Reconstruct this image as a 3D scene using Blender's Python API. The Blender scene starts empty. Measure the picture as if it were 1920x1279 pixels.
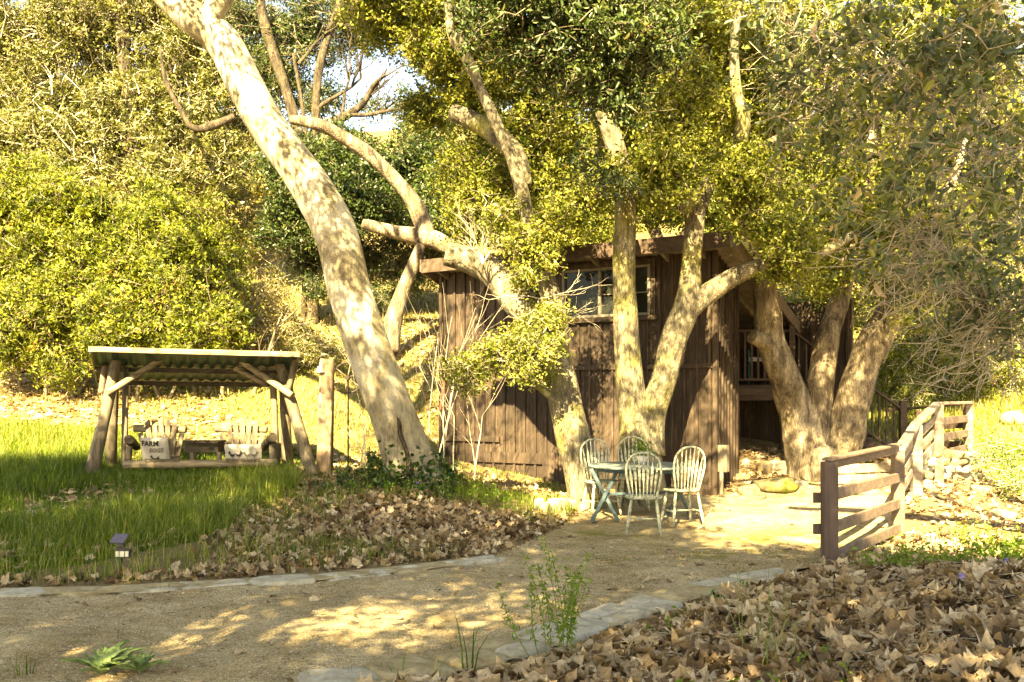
import bpy, math, random
import numpy as np
from mathutils import Vector, Matrix
SC = bpy.context.scene
COL = SC.collection
rad = math.radians
# ------------------------------------------------------------------ camera
F = 1866.7; HZ = 750.0; EYE = 1.6
cd = bpy.data.cameras.new('camera'); cam = bpy.data.objects.new('camera', cd); COL.objects.link(cam)
cd.lens = 35; cd.sensor_width = 36; cd.clip_start = .05; cd.clip_end = 1500
cd.shift_y = (HZ - 639.5) / 1920
cam.location = (0, 0, EYE); cam.rotation_euler = (rad(90), 0, 0)
SC.camera = cam
# ------------------------------------------------------------------ light
SUN_EL = 37; SUN_H = Vector((-.24, -.97)).normalized()
to_sun = Vector((SUN_H.x * math.cos(rad(SUN_EL)), SUN_H.y * math.cos(rad(SUN_EL)), math.sin(rad(SUN_EL))))
W = bpy.data.worlds.new('World'); SC.world = W; W.use_nodes = True
wn = W.node_tree; bg = wn.nodes['Background']
sky = wn.nodes.new('ShaderNodeTexSky'); sky.sky_type = 'NISHITA'; sky.sun_disc = False
sky.sun_elevation = rad(SUN_EL); sky.sun_rotation = math.atan2(SUN_H.x, SUN_H.y)
sky.air_density = 1.0; sky.dust_density = 1.0; sky.ozone_density = 0.6
wn.links.new(sky.outputs[0], bg.inputs[0]); bg.inputs[1].default_value = 0.06
sd = bpy.data.lights.new('sun', 'SUN'); sd.energy = 5.0; sd.angle = rad(0.5); sd.color = (1, .91, .62)
so = bpy.data.objects.new('sun', sd); COL.objects.link(so); so.rotation_euler = to_sun.to_track_quat('Z', 'Y').to_euler()
vs = SC.view_settings
vs.view_transform = 'Standard'; vs.look = 'None'; vs.gamma = 1; vs.exposure = 3.15
vs.use_white_balance = True; vs.white_balance_temperature = 9300; vs.white_balance_tint = 10
SC.cycles.max_bounces = 6; SC.cycles.diffuse_bounces = 2; SC.cycles.transmission_bounces = 3
SC.cycles.transparent_max_bounces = 4

# ------------------------------------------------------------------ helpers
rng = np.random.default_rng(7)
random.seed(5)
def P(px, py, Y): return Vector(((px - 960) * Y / F, Y, EYE - (py - HZ) * Y / F))

def tag(o, label=None, cat=None, group=None, kind=None):
    if label: o['label'] = label
    if cat: o['category'] = cat
    if group: o['group'] = group
    if kind: o['kind'] = kind
    return o
def thing(name, loc, label, cat, group=None):
    o = bpy.data.objects.new(name, None); COL.objects.link(o); o.location = loc
    o.empty_display_size = .2
    return tag(o, label, cat, group)
def wloc(o):
    v = Vector((0, 0, 0))
    while o: v += o.location; o = o.parent
    return v
class MB:
    def __init__(s): s.v = []; s.f = []; s.sm = []
    def add(s, vs_, fs, smooth=False):
        n = len(s.v); s.v += [tuple(v) for v in vs_]
        s.f += [tuple(i + n for i in f) for f in fs]; s.sm += [smooth] * len(fs)
        return s
    def box(s, c, h, R=None, jit=0):
        vs_ = []
        for x in (-1, 1):
            for y in (-1, 1):
                for z in (-1, 1):
                    p = Vector((x * h[0], y * h[1], z * h[2]))
                    if jit: p += Vector([random.uniform(-jit, jit) for _ in range(3)])
                    if R: p = R @ p
                    vs_.append(Vector(c) + p)
        return s.add(vs_, [(0, 1, 3, 2), (4, 6, 7, 5), (0, 4, 5, 1), (2, 3, 7, 6), (0, 2, 6, 4), (1, 5, 7, 3)])
    def beam(s, a, b, w, h, up=(0, 0, 1), bev=0.006):
        """chamfered timber from a to b, w across, h along 'up'"""
        a = Vector(a); b = Vector(b); t = (b - a).normalized(); up = Vector(up)
        x = t.cross(up)
        if x.length < 1e-3: x = t.cross(Vector((0, 1, 0)))
        x.normalize(); y = x.cross(t).normalized()
        bv = min(bev, w * .2, h * .2)
        ring = [(-w/2+bv, -h/2), (w/2-bv, -h/2), (w/2, -h/2+bv), (w/2, h/2-bv), (w/2-bv, h/2), (-w/2+bv, h/2), (-w/2, h/2-bv), (-w/2, -h/2+bv)]
        vs_ = [p + x * u + y * v for p in (a, b) for u, v in ring]
        fs = [(i, (i+1) % 8, 8+(i+1) % 8, 8+i) for i in range(8)] + [tuple(range(7, -1, -1)), tuple(range(8, 16))]
        return s.add(vs_, fs)
    def tube(s, pts, rs, seg=10, noise=0, cap=True, smooth=True, freq=3.0, res=0, seedv=0, flat=1.0):
        pts = [Vector(p) for p in pts]; rs = list(rs)
        if res: pts, rs = spline(pts, rs, res)
        n = len(pts); frames = []
        t0 = (pts[1] - pts[0]).normalized()
        u = t0.cross(Vector((0, 0, 1)))
        if u.length < .05: u = t0.cross(Vector((0, 1, 0)))
        u.normalize()
        vs_ = []; L = 0
        for i, p in enumerate(pts):
            t = (pts[min(i+1, n-1)] - pts[max(i-1, 0)]).normalized()
            u = (u - t * u.dot(t)).normalized(); w = t.cross(u)
            if i: L += (p - pts[i-1]).length
            for k in range(seg):
                a = 2 * math.pi * k / seg; r = rs[i]
                if noise:
                    r *= 1 + noise * (math.sin(a*2 + L*freq + seedv) * .5 + math.sin(a*3 - L*freq*1.7 + 2.1 + seedv) * .35 + math.sin(a*5 + L*freq*3.1 + seedv*2) * .2 + math.sin(L*freq*2.3+seedv)*.3)
                vs_.append(p + u * (r * math.cos(a)) + w * (r * math.sin(a) * flat))
        fs = [(i*seg+k, i*seg+(k+1) % seg, (i+1)*seg+(k+1) % seg, (i+1)*seg+k) for i in range(n-1) for k in range(seg)]
        s.add(vs_, fs, smooth)
        if cap:
            m = len(s.v) - len(vs_)
            s.f += [tuple(m + k for k in range(seg-1, -1, -1)), tuple(m + (n-1)*seg + k for k in range(seg))]; s.sm += [False, False]
        return s
    def lathe(s, c, prof, seg=16):
        c = Vector(c); vs_ = []
        for r, z in prof:
            for k in range(seg):
                a = 2*math.pi*k/seg; vs_.append(c + Vector((r*math.cos(a), r*math.sin(a), z)))
        n = len(prof)
        s.add(vs_, [(i*seg+k, i*seg+(k+1) % seg, (i+1)*seg+(k+1) % seg, (i+1)*seg+k) for i in range(n-1) for k in range(seg)], True)
        return s
    def prism(s, pts, d):
        """polygon pts extruded by vector d"""
        n = len(pts); d = Vector(d); pts = [Vector(p) for p in pts]
        return s.add(pts + [p + d for p in pts], [tuple(range(n-1, -1, -1)), tuple(range(n, 2*n))] + [(i, (i+1) % n, n+(i+1) % n, n+i) for i in range(n)])
def spline(pts, rs, res):
    P_, R_ = [], []
    n = len(pts)
    for i in range(n-1):
        p0 = pts[max(i-1, 0)]; p1 = pts[i]; p2 = pts[i+1]; p3 = pts[min(i+2, n-1)]
        for k in range(res):
            t = k/res
            P_.append(.5*((2*p1) + (p2-p0)*t + (2*p0-5*p1+4*p2-p3)*t*t + (3*p1-p0-3*p2+p3)*t**3))
            R_.append(rs[i]*(1-t) + rs[i+1]*t)
    P_.append(pts[-1]); R_.append(rs[-1])
    return P_, R_
def obj(name, mb, mat, parent=None, origin=None):
    base = wloc(parent) if parent else None
    if base is None:
        if origin is None:
            a = np.array(mb.v); origin = ((a[:, 0].min()+a[:, 0].max())/2, (a[:, 1].min()+a[:, 1].max())/2, a[:, 2].min())
        base = Vector(origin)
    me = bpy.data.meshes.new(name)
    me.from_pydata([(v[0]-base.x, v[1]-base.y, v[2]-base.z) for v in mb.v], [], mb.f)
    me.polygons.foreach_set('use_smooth', mb.sm)
    me.materials.append(mat); me.update()
    o = bpy.data.objects.new(name, me); COL.objects.link(o)
    if parent: o.parent = parent
    else: o.location = base
    return o
def npobj(name, V, Fc, mat, parent=None, tone=None, origin=None, smooth=False, extra=None):
    """V (n,3), Fc (m,k) numpy"""
    base = wloc(parent) if parent else Vector(origin if origin is not None else (0, 0, 0))
    V = V - np.array(base)[None, :]
    me = bpy.data.meshes.new(name); m, k = Fc.shape
    me.vertices.add(len(V)); me.vertices.foreach_set('co', V.astype(np.float32).ravel())
    me.loops.add(m*k); me.loops.foreach_set('vertex_index', Fc.astype(np.int32).ravel())
    me.polygons.add(m); me.polygons.foreach_set('loop_start', np.arange(m, dtype=np.int32)*k)
    try: me.polygons.foreach_set('loop_total', np.full(m, k, dtype=np.int32))
    except Exception: pass
    if smooth: me.polygons.foreach_set('use_smooth', np.ones(m, dtype=bool))
    me.update(calc_edges=True)
    if tone is not None:
        at = me.attributes.new('tone', 'FLOAT', 'FACE'); at.data.foreach_set('value', tone.astype(np.float32))
    if extra is not None:
        for nm, arr in extra.items():
            at = me.attributes.new(nm, 'FLOAT', 'POINT'); at.data.foreach_set('value', arr.astype(np.float32))
    me.materials.append(mat)
    o = bpy.data.objects.new(name, me); COL.objects.link(o)
    if parent: o.parent = parent
    else: o.location = base
    return o

# ------------------------------------------------------------------ materials
def ramp(nt, fac, stops):
    r = nt.nodes.new('ShaderNodeValToRGB'); e = r.color_ramp.elements
    e[0].position, e[0].color = stops[0][0], (*stops[0][1], 1)
    e[1].position, e[1].color = stops[-1][0], (*stops[-1][1], 1)
    for p, c in stops[1:-1]:
        q = e.new(p); q.color = (*c, 1)
    nt.links.new(fac, r.inputs[0]); return r.outputs[0]
def noise(nt, vec, scale, detail=4, rough=.6, dist=0):
    n = nt.nodes.new('ShaderNodeTexNoise'); n.inputs['Scale'].default_value = scale
    n.inputs['Detail'].default_value = detail; n.inputs['Roughness'].default_value = rough; n.inputs['Distortion'].default_value = dist
    nt.links.new(vec, n.inputs['Vector']); return n.outputs[0]
def voro(nt, vec, scale, feature='F1', out=0):
    n = nt.nodes.new('ShaderNodeTexVoronoi'); n.feature = feature; n.inputs['Scale'].default_value = scale
    nt.links.new(vec, n.inputs['Vector']); return n.outputs[out]
def mix(nt, fac, a, b, mode='MIX'):
    n = nt.nodes.new('ShaderNodeMix'); n.data_type = 'RGBA'; n.blend_type = mode
    for i, v in ((0, fac), (6, a), (7, b)):
        if isinstance(v, (int, float)): n.inputs[i].default_value = v
        elif isinstance(v, tuple): n.inputs[i].default_value = (*v, 1)
        else: nt.links.new(v, n.inputs[i])
    return n.outputs[2]
def bump(nt, h, strength, dist=.01, normal=None):
    b = nt.nodes.new('ShaderNodeBump'); b.inputs['Strength'].default_value = strength; b.inputs['Distance'].default_value = dist
    nt.links.new(h, b.inputs['Height'])
    if normal: nt.links.new(normal, b.inputs['Normal'])
    return b.outputs[0]
def base_mat(name, rough=.8, spec=.3):
    m = bpy.data.materials.new(name); m.use_nodes = True; nt = m.node_tree
    b = nt.nodes['Principled BSDF']; b.inputs['Roughness'].default_value = rough
    b.inputs['Specular IOR Level'].default_value = spec
    tc = nt.nodes.new('ShaderNodeTexCoord')
    return m, nt, b, tc.outputs['Object']
def mapping(nt, vec, sc):
    mp = nt.nodes.new('ShaderNodeMapping'); mp.inputs['Scale'].default_value = sc
    nt.links.new(vec, mp.inputs['Vector']); return mp.outputs[0]
def attr(nt, nm):
    a = nt.nodes.new('ShaderNodeAttribute'); a.attribute_name = nm; return a.outputs['Fac']
def simple(name, stops, scale=8, rough=.8, spec=.3, bs=.3, stretch=(1, 1, 1), bd=.01, detail=5):
    m, nt, b, v = base_mat(name, rough, spec)
    v = mapping(nt, v, stretch)
    n = noise(nt, v, scale, detail)
    nt.links.new(ramp(nt, n, stops), b.inputs['Base Color'])
    n2 = noise(nt, v, scale*5, 3)
    nt.links.new(bump(nt, n2, bs, bd), b.inputs['Normal'])
    return m
def leafmat(name, stops, transl=.35, rough=.5, spec=.35, tcol=(1.3, 1.25, .5), vein=0):
    m, nt, b, v = base_mat(name, rough, spec)
    c = ramp(nt, attr(nt, 'tone'), stops)
    if vein: c = mix(nt, 1, c, ramp(nt, noise(nt, v, vein, 5, .75, 1.0), [(.32, (.5, .45, .38)), (.48, (.95, .93, .9)), (.66, (1.25, 1.22, 1.18))]), 'MULTIPLY'); nt.links.new(bump(nt, noise(nt, v, vein*1.5, 4), .8, .006), b.inputs['Normal'])
    nt.links.new(c, b.inputs['Base Color'])
    if transl:
        t = nt.nodes.new('ShaderNodeBsdfTranslucent'); c2 = mix(nt, 1.0, c, tcol, 'MULTIPLY'); nt.links.new(c2, t.inputs[0])
        ms = nt.nodes.new('ShaderNodeMixShader'); ms.inputs[0].default_value = transl
        out = nt.nodes['Material Output']
        nt.links.new(b.outputs[0], ms.inputs[1]); nt.links.new(t.outputs[0], ms.inputs[2]); nt.links.new(ms.outputs[0], out.inputs[0])
    return m
M = {}
M['oak_leaf'] = leafmat('oak_leaf', [(0, (.045, .08, .012)), (.45, (.165, .185, .03)), (.8, (.34, .35, .075)), (1, (.48, .44, .17))], .34)
M['oak_dark'] = leafmat('oak_leaf_dark', [(0, (.02, .035, .012)), (.5, (.045, .075, .018)), (.85, (.09, .12, .025)), (1, (.2, .17, .06))], .22, .42, .5)  # darker copy of oak_leaf: shade of the dim clumps put into the colour
M['oak_near'] = leafmat('oak_leaf_near', [(0, (.05, .08, .05)), (.5, (.125, .17, .085)), (.85, (.2, .25, .07)), (.95, (.3, .33, .08)), (1, (.5, .4, .2))], .25, .4, .55)
M['olive_leaf'] = leafmat('olive_leaf', [(0, (.03, .04, .01)), (.5, (.125, .135, .032)), (.85, (.27, .27, .09)), (1, (.45, .4, .22))], .3)
M['shrub_leaf'] = leafmat('shrub_leaf', [(0, (.025, .05, .008)), (.5, (.14, .17, .02)), (.85, (.31, .33, .055)), (.97, (.56, .53, .18)), (1, (.4, .22, .08))], .33)
M['scrub_leaf'] = leafmat('scrub_leaf', [(0, (.09, .09, .025)), (.5, (.2, .18, .05)), (1, (.42, .34, .14))], .25)
M['grass'] = leafmat('grass_blade', [(0, (.035, .08, .008)), (.5, (.115, .18, .016)), (.8, (.2, .26, .03)), (1, (.4, .36, .14))], .3)
M['ivy_leaf'] = leafmat('ivy_leaf', [(0, (.015, .035, .01)), (.6, (.04, .08, .02)), (1, (.1, .16, .03))], .2, .35, .5)
M['weed_leaf'] = leafmat('weed_leaf', [(0, (.08, .17, .02)), (.6, (.16, .28, .03)), (1, (.28, .38, .06))], .4)
M['litter'] = leafmat('dry_leaf', [(0, (.06, .04, .022)), (.3, (.24, .165, .095)), (.6, (.43, .33, .205)), (.85, (.58, .47, .32)), (1, (.68, .58, .43))], .18, .7, .2, (1.2, 1, .6), 26)
M['dead_twig'] = simple('dead_twig', [(.3, (.34, .29, .21)), (.7, (.6, .54, .42))], 20, .85)
M['twig'] = simple('twig', [(.3, (.12, .1, .07)), (.7, (.26, .22, .15))], 20, .85)
M['petal'] = simple('petal', [(.3, (.2, .16, .5)), (.7, (.3, .25, .7))], 20, .6)
# trunks
def bark(name, c0, c1, c2, lich=(.38, .36, .05), la=.5, sc=9):
    m, nt, b, v = base_mat(name, .85, .2)
    vv = mapping(nt, v, (1, 1, .33))
    n = noise(nt, vv, sc, 6, .65, .4); big = noise(nt, v, 1.7, 3)
    col = ramp(nt, n, [(.38, c0), (.5, c1), (.62, c2)])
    col = mix(nt, ramp(nt, big, [(.5, (0, 0, 0)), (.72, (la, la, la))]), col, lich)
    cr = voro(nt, mapping(nt, v, (1, 1, .3)), 24, 'DISTANCE_TO_EDGE')
    crk = ramp(nt, cr, [(0, (.45, .45, .45)), (.12, (1, 1, 1))])
    col = mix(nt, .75, col, crk, 'MULTIPLY')
    nt.links.new(col, b.inputs['Base Color'])
    nb = bump(nt, cr, .7, .03); nb2 = bump(nt, noise(nt, vv, 30, 5), .9, .03, bump(nt, n, .6, .04, nb))
    nt.links.new(nb2, b.inputs['Normal'])
    return m
M['oak_bark'] = bark('oak_bark', (.09, .078, .055), (.2, .175, .12), (.34, .3, .21), la=.5)
M['old_bark'] = bark('old_oak_bark', (.08, .06, .042), (.2, .158, .108), (.37, .31, .22), (.3, .25, .1), .25, 6)
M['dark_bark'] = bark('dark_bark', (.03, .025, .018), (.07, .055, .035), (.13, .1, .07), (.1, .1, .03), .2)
def sycamore_bark():
    m, nt, b, v = base_mat('sycamore_bark', .75, .25)
    n = noise(nt, mapping(nt, v, (1, 1, .6)), 2.6, 6, .62, .5)
    col = ramp(nt, n, [(.40, (.2, .17, .11)), (.455, (.33, .29, .2)), (.5, (.46, .42, .32)), (.6, (.6, .56, .46))])
    f = noise(nt, v, 38, 5)
    col = mix(nt, .55, col, ramp(nt, f, [(.36, (.5, .48, .4)), (.52, (1, 1, 1))]), 'MULTIPLY')
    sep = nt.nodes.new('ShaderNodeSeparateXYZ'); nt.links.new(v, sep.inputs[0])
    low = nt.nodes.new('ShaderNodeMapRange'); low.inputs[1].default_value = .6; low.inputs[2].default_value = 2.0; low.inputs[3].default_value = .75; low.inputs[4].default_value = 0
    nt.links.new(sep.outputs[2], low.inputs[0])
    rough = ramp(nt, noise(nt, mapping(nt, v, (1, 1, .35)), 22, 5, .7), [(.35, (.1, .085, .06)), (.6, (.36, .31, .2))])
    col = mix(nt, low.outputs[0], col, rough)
    nt.links.new(col, b.inputs['Base Color'])
    nt.links.new(bump(nt, n, .5, .03, bump(nt, noise(nt, v, 45, 4), .45, .012)), b.inputs['Normal'])
    return m
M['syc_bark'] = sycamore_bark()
# timber
def wood(name, c0, c1, c2, sc=5, axis=(1, 1, .12), rough=.8, bs=.4):
    m, nt, b, v = base_mat(name, rough, .25)
    vv = mapping(nt, v, axis); n = noise(nt, vv, sc*3, 6, .65, .6); big = noise(nt, v, 3, 3)
    col = ramp(nt, n, [(.3, c0), (.5, c1), (.72, c2)])
    col = mix(nt, .45, col, ramp(nt, big, [(.3, (.6, .58, .55)), (.65, (1, 1, 1))]), 'MULTIPLY')
    nt.links.new(col, b.inputs['Base Color']); nt.links.new(bump(nt, n, bs, .008), b.inputs['Normal'])
    return m
M['log'] = wood('weathered_log', (.045, .037, .027), (.14, .115, .08), (.28, .235, .17))
M['log_x'] = wood('weathered_log_across', (.1, .08, .05), (.25, .2, .13), (.42, .35, .24), axis=(.12, 1, 1))
M['dark_log'] = wood('dark_log', (.02, .015, .01), (.05, .04, .028), (.1, .08, .055), axis=(.2, 1, 1))
M['post_wood'] = wood('post_wood', (.2, .135, .085), (.34, .24, .16), (.46, .35, .25))
M['fence_wood'] = wood('fence_wood', (.11, .08, .06), (.17, .125, .092), (.25, .19, .14), axis=(1, .15, 1))
M['post_paint'] = wood('post_paint', (.085, .06, .05), (.12, .085, .07), (.16, .115, .092))
M['grey_rail'] = wood('grey_rail', (.16, .13, .1), (.27, .22, .17), (.4, .34, .26), axis=(.3, .3, 1))
def siding():
    m, nt, b, v = base_mat('brown_siding', .75, .25)
    n = noise(nt, mapping(nt, v, (3, 3, .25)), 12, 6, .7); big = noise(nt, v, 1.3, 4)
    col = ramp(nt, n, [(.3, (.03, .022, .017)), (.55, (.075, .055, .041)), (.75, (.16, .126, .094))])
    col = mix(nt, .6, col, ramp(nt, big, [(.38, (.5, .48, .47)), (.62, (1.25, 1.2, 1.12))]), 'MULTIPLY')
    col = mix(nt, .8, col, ramp(nt, noise(nt, mapping(nt, v, (1, 1, .03)), 4.5, 2, .5), [(.4, (.62, .6, .58)), (.6, (1.1, 1.08, 1.05))]), 'MULTIPLY')
    nt.links.new(col, b.inputs['Base Color']); nt.links.new(bump(nt, n, .35, .006), b.inputs['Normal'])
    return m
M['siding'] = siding()
M['deck_wood'] = wood('deck_wood', (.05, .034, .025), (.09, .062, .045), (.14, .1, .075), axis=(.2, 1, 1))
M['roof'] = simple('roof_sheet', [(.3, (.1, .085, .07)), (.7, (.22, .19, .15))], 6)
M['corrugated'] = simple('corrugated_metal', [(.3, (.42, .42, .38)), (.7, (.62, .6, .52))], 9, .5, .5)
M['green_roof'] = simple('green_roof', [(.3, (.006, .03, .022)), (.7, (.014, .055, .04))], 5, .5, .4, .05)
M['alu'] = simple('window_frame', [(.3, (.13, .11, .085)), (.7, (.19, .165, .13))], 9, .5, .4, .05)
M['glass'] = simple('window_glass', [(.3, (.012, .014, .01)), (.7, (.02, .022, .016))], 2, .03, 1.0, 0.0)
M['glass'].node_tree.nodes['Principled BSDF'].inputs['Specular IOR Level'].default_value = .16
M['chair_paint'] = simple('chipped_cream_paint', [(.38, (.16, .15, .09)), (.46, (.38, .39, .29)), (.7, (.52, .54, .43))], 26, .6, .3, .3)
M['table_top'] = simple('table_top', [(.3, (.07, .11, .11)), (.55, (.16, .2, .19)), (.75, (.34, .36, .3))], 12, .6)
M['table_leg'] = simple('blue_grey_paint', [(.3, (.04, .075, .09)), (.7, (.1, .16, .18))], 12, .6)
M['cloth'] = simple('cushion_cloth', [(.3, (.33, .31, .27)), (.7, (.44, .42, .37))], 60, .95, .1, .4, bd=.003)
M['print'] = simple('print_ink', [(.3, (.02, .018, .016)), (.7, (.04, .036, .033))], 30, .9)
M['print_grey'] = simple('print_ink_grey', [(.3, (.1, .09, .075)), (.7, (.16, .145, .12))], 30, .9)
M['iron'] = simple('rusty_iron', [(.3, (.03, .022, .016)), (.7, (.1, .07, .05))], 20, .7, .5)
M['bell'] = simple('bell_metal', [(.3, (.5, .48, .42)), (.7, (.72, .7, .62))], 20, .4, .5)
M['blue_cord'] = simple('blue_cord', [(.3, (.12, .16, .35)), (.7, (.3, .33, .5))], 40, .8)
M['plastic'] = simple('black_plastic', [(.3, (.012, .012, .014)), (.7, (.03, .03, .034))], 20, .4, .5, .05)
M['panel'] = simple('solar_panel', [(.3, (.07, .06, .09)), (.7, (.12, .1, .13))], 60, .3, .6, .02)
M['led'] = simple('lamp_lens', [(.3, (.6, .6, .45)), (.7, (.85, .85, .7))], 60, .3, .6, .02)
M['cable'] = simple('cable', [(.3, (.1, .1, .1)), (.7, (.2, .2, .2))], 5)
M['teal'] = simple('teal_paint', [(.3, (.04, .22, .2)), (.7, (.08, .34, .3))], 5, .5)
M['ribbon'] = simple('red_ribbon', [(.3, (.5, .04, .03)), (.7, (.7, .1, .07))], 5, .6)
M['white_paint'] = simple('white_paint', [(.3, (.7, .68, .6)), (.7, (.8, .78, .7))], 5, .6)
M['pipe'] = simple('grey_box', [(.3, (.17, .14, .1)), (.7, (.26, .22, .16))], 9, .6)
def stone(name, c0, c1, c2, moss=0):
    m, nt, b, v = base_mat(name, .85, .2)
    n = noise(nt, v, 6, 7, .65, .3); n2 = noise(nt, v, 26, 5)
    col = ramp(nt, n, [(.32, c0), (.5, c1), (.68, c2)])
    col = mix(nt, .5, col, ramp(nt, n2, [(.3, (.55, .52, .45)), (.6, (1, 1, 1))]), 'MULTIPLY')
    if moss: col = mix(nt, ramp(nt, noise(nt, v, 3, 4), [(.42, (0, 0, 0)), (.6, (moss, moss, moss))]), col, (.12, .14, .015))
    nt.links.new(col, b.inputs['Base Color']); nt.links.new(bump(nt, n2, .5, .012, bump(nt, n, .5, .04)), b.inputs['Normal'])
    return m
M['pale_stone'] = stone('pale_stone', (.3, .27, .2), (.44, .41, .33), (.56, .53, .45))
M['buff_stone'] = stone('buff_stone', (.24, .18, .1), (.38, .31, .18), (.48, .42, .28))
M['dark_stone'] = stone('dark_stone', (.1, .09, .08), (.18, .17, .15), (.28, .26, .22))
M['moss_stone'] = stone('mossy_stone', (.16, .13, .08), (.26, .22, .13), (.38, .33, .22), .9)

# ------------------------------------------------------------------ terrain
CP = [ # px, py, distance
 (1000,1279,5.65),(0,1279,5.65),(960,1177,7),(0,1177,7),(1400,1279,5.5),(1700,1110,7.4),(1870,1090,7.2),(1920,1279,4.9),(1650,1279,5.1),
 (0,1100,8.4),(300,1092,8.6),(640,1078,9.0),(900,1053,9.85),(1250,1060,9.6),(1553,1066,9.45),(1430,1084,8.95),(1240,1128,7.9),(1080,1180,6.95),
 (0,1010,10.2),(300,1010,10.2),(640,1000,11),(0,925,13),(250,925,13),(480,940,12.6),(640,930,12.8),(760,905,13.5),(900,965,12.2),(1000,990,12.0),
 (165,893,14.6),(400,893,14.7),(585,893,14.4),(0,880,15),(300,880,15.7),
 (834,853,17.7),(950,886,16.9),(1060,912,16.2),(1345,926,15),(1110,950,14),(1200,992,12.3),(1320,990,12.4),(1200,945,14.2),(1330,960,13.3),
 (1450,907,15.2),(1510,893,15.7),(1400,870,16.2),(1620,905,15.4),(1450,970,12.9),(1540,930,14.2),(1682,1005,11.8),(1720,916,13.9),(1760,905,15),(1813,862,17),
 (1800,1000,11.6),(1915,1040,10.8),(1915,905,16),(1850,960,13.5),
 (300,728,20),(0,722,20),(600,735,19.5),(740,640,22),(650,540,28),(300,520,32),(0,500,34),(820,620,22.5),
 (0,240,62),(400,240,62),(760,248,62),(1000,225,62),(1000,520,30),(1300,500,30),(1420,800,18.5),(1500,700,21.5),(1560,560,26),
 (1700,740,21),(1850,700,22),(1750,590,27),(1880,560,27),(1900,300,50),(1500,300,50),(1900,790,18.5)]
cps = np.array([[*P(a, b, c)] for a, b, c in CP] + [[x, y, 0] for x in (-10, -3, 3, 10) for y in (-12, -4, 2.5)]
   + [[-25, 12, 1.2], [-22, 25, 3.5], [-40, 60, 16], [40, 60, 14], [25, 14, .8], [25, 28, 5], [-30, 90, 15], [30, 90, 15], [0, 95, 16], [-60, 130, 5], [60, 130, 5], [0, 130, 5]])
def _phi(r): return np.sqrt(r*r + .8)
_D = np.sqrt(((cps[:, None, :2]-cps[None, :, :2])**2).sum(2))
_A = np.block([[_phi(_D)+.0*np.eye(len(cps)), np.ones((len(cps), 1))], [np.ones((1, len(cps))), np.zeros((1, 1))]])
_W = np.linalg.solve(_A + np.diag([-.02]*len(cps)+[0]), np.append(cps[:, 2], 0))
def gz(X, Y):
    X = np.asarray(X, float); Y = np.asarray(Y, float); sh = X.shape; X = X.ravel(); Y = Y.ravel(); out = np.zeros(len(X))
    for i in range(0, len(X), 20000):
        x = X[i:i+20000]; y = Y[i:i+20000]
        r = np.sqrt((x[:, None]-cps[None, :, 0])**2 + (y[:, None]-cps[None, :, 1])**2)
        out[i:i+20000] = _phi(r) @ _W[:-1] + _W[-1]
    out += .02*np.sin(X*2.1+Y*1.3)*np.sin(Y*1.7-X*.6) * (np.hypot(X, Y) > 11.5)
    return out.reshape(sh)
def g1(x, y): return float(gz(np.array([x]), np.array([y]))[0])
def G(px, py, y0=4.0, y1=90):
    Y = np.arange(y0, y1, .05); X = (px-960)*Y/F; Z = EYE-(py-HZ)*Y/F
    h = gz(X, Y) - Z; i = int(np.argmax(h > 0))
    if not (h > 0).any(): i = len(Y)-1
    return Vector((X[i], Y[i], gz(X[i:i+1], Y[i:i+1])[0]))
def on(px, Y, dz=0):
    x = (px-960)*Y/F; return Vector((x, Y, g1(x, Y)+dz))
def inpoly(X, Y, poly):
    r = np.zeros(X.shape, bool); n = len(poly)
    for i in range(n):
        x0, y0 = poly[i][0], poly[i][1]; x1, y1 = poly[(i+1) % n][0], poly[(i+1) % n][1]
        c = ((y0 > Y) != (y1 > Y)) & (X < (x1-x0)*(Y-y0)/(y1-y0+1e-12)+x0); r ^= c
    return r
def vn(X, Y, s, seed=0):
    r = np.random.default_rng(seed); t = 0
    for k in range(7):
        a = r.uniform(0, 6.28); f = s*r.uniform(.6, 1.7); t = t + np.sin((X*math.cos(a)+Y*math.sin(a))*f + r.uniform(0, 6))
    return t/7**.5
edgeL = [G(x, y) for x, y in [(-300,1118),(0,1114),(200,1110),(400,1100),(600,1087),(760,1070),(905,1052)]]
edgeR = [G(x, y) for x, y in [(560,1292),(760,1262),(860,1245),(960,1218),(1050,1190),(1150,1160),(1260,1125),(1350,1102),(1440,1085)]]
pathP = [Vector((-14, edgeL[0].y+.2, 0))] + edgeL + [G(x, y) for x, y in [(985,1020),(1050,992),(1085,960)]] + [Vector((1.5, 15.3, 0)), Vector((3.1, 14.8, 0)), G(1400, 915), G(1480, 900), G(1560, 896), on(1640, 16), on(1700, 15.2), on(1690, 12.3), on(1560, 9.9)] + edgeR[::-1] + [Vector((-1.3, 4.6, 0)), Vector((-1.6, 2, 0)), Vector((-14, 2, 0))]
pathP = [(p.x, p.y) for p in pathP]
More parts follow.
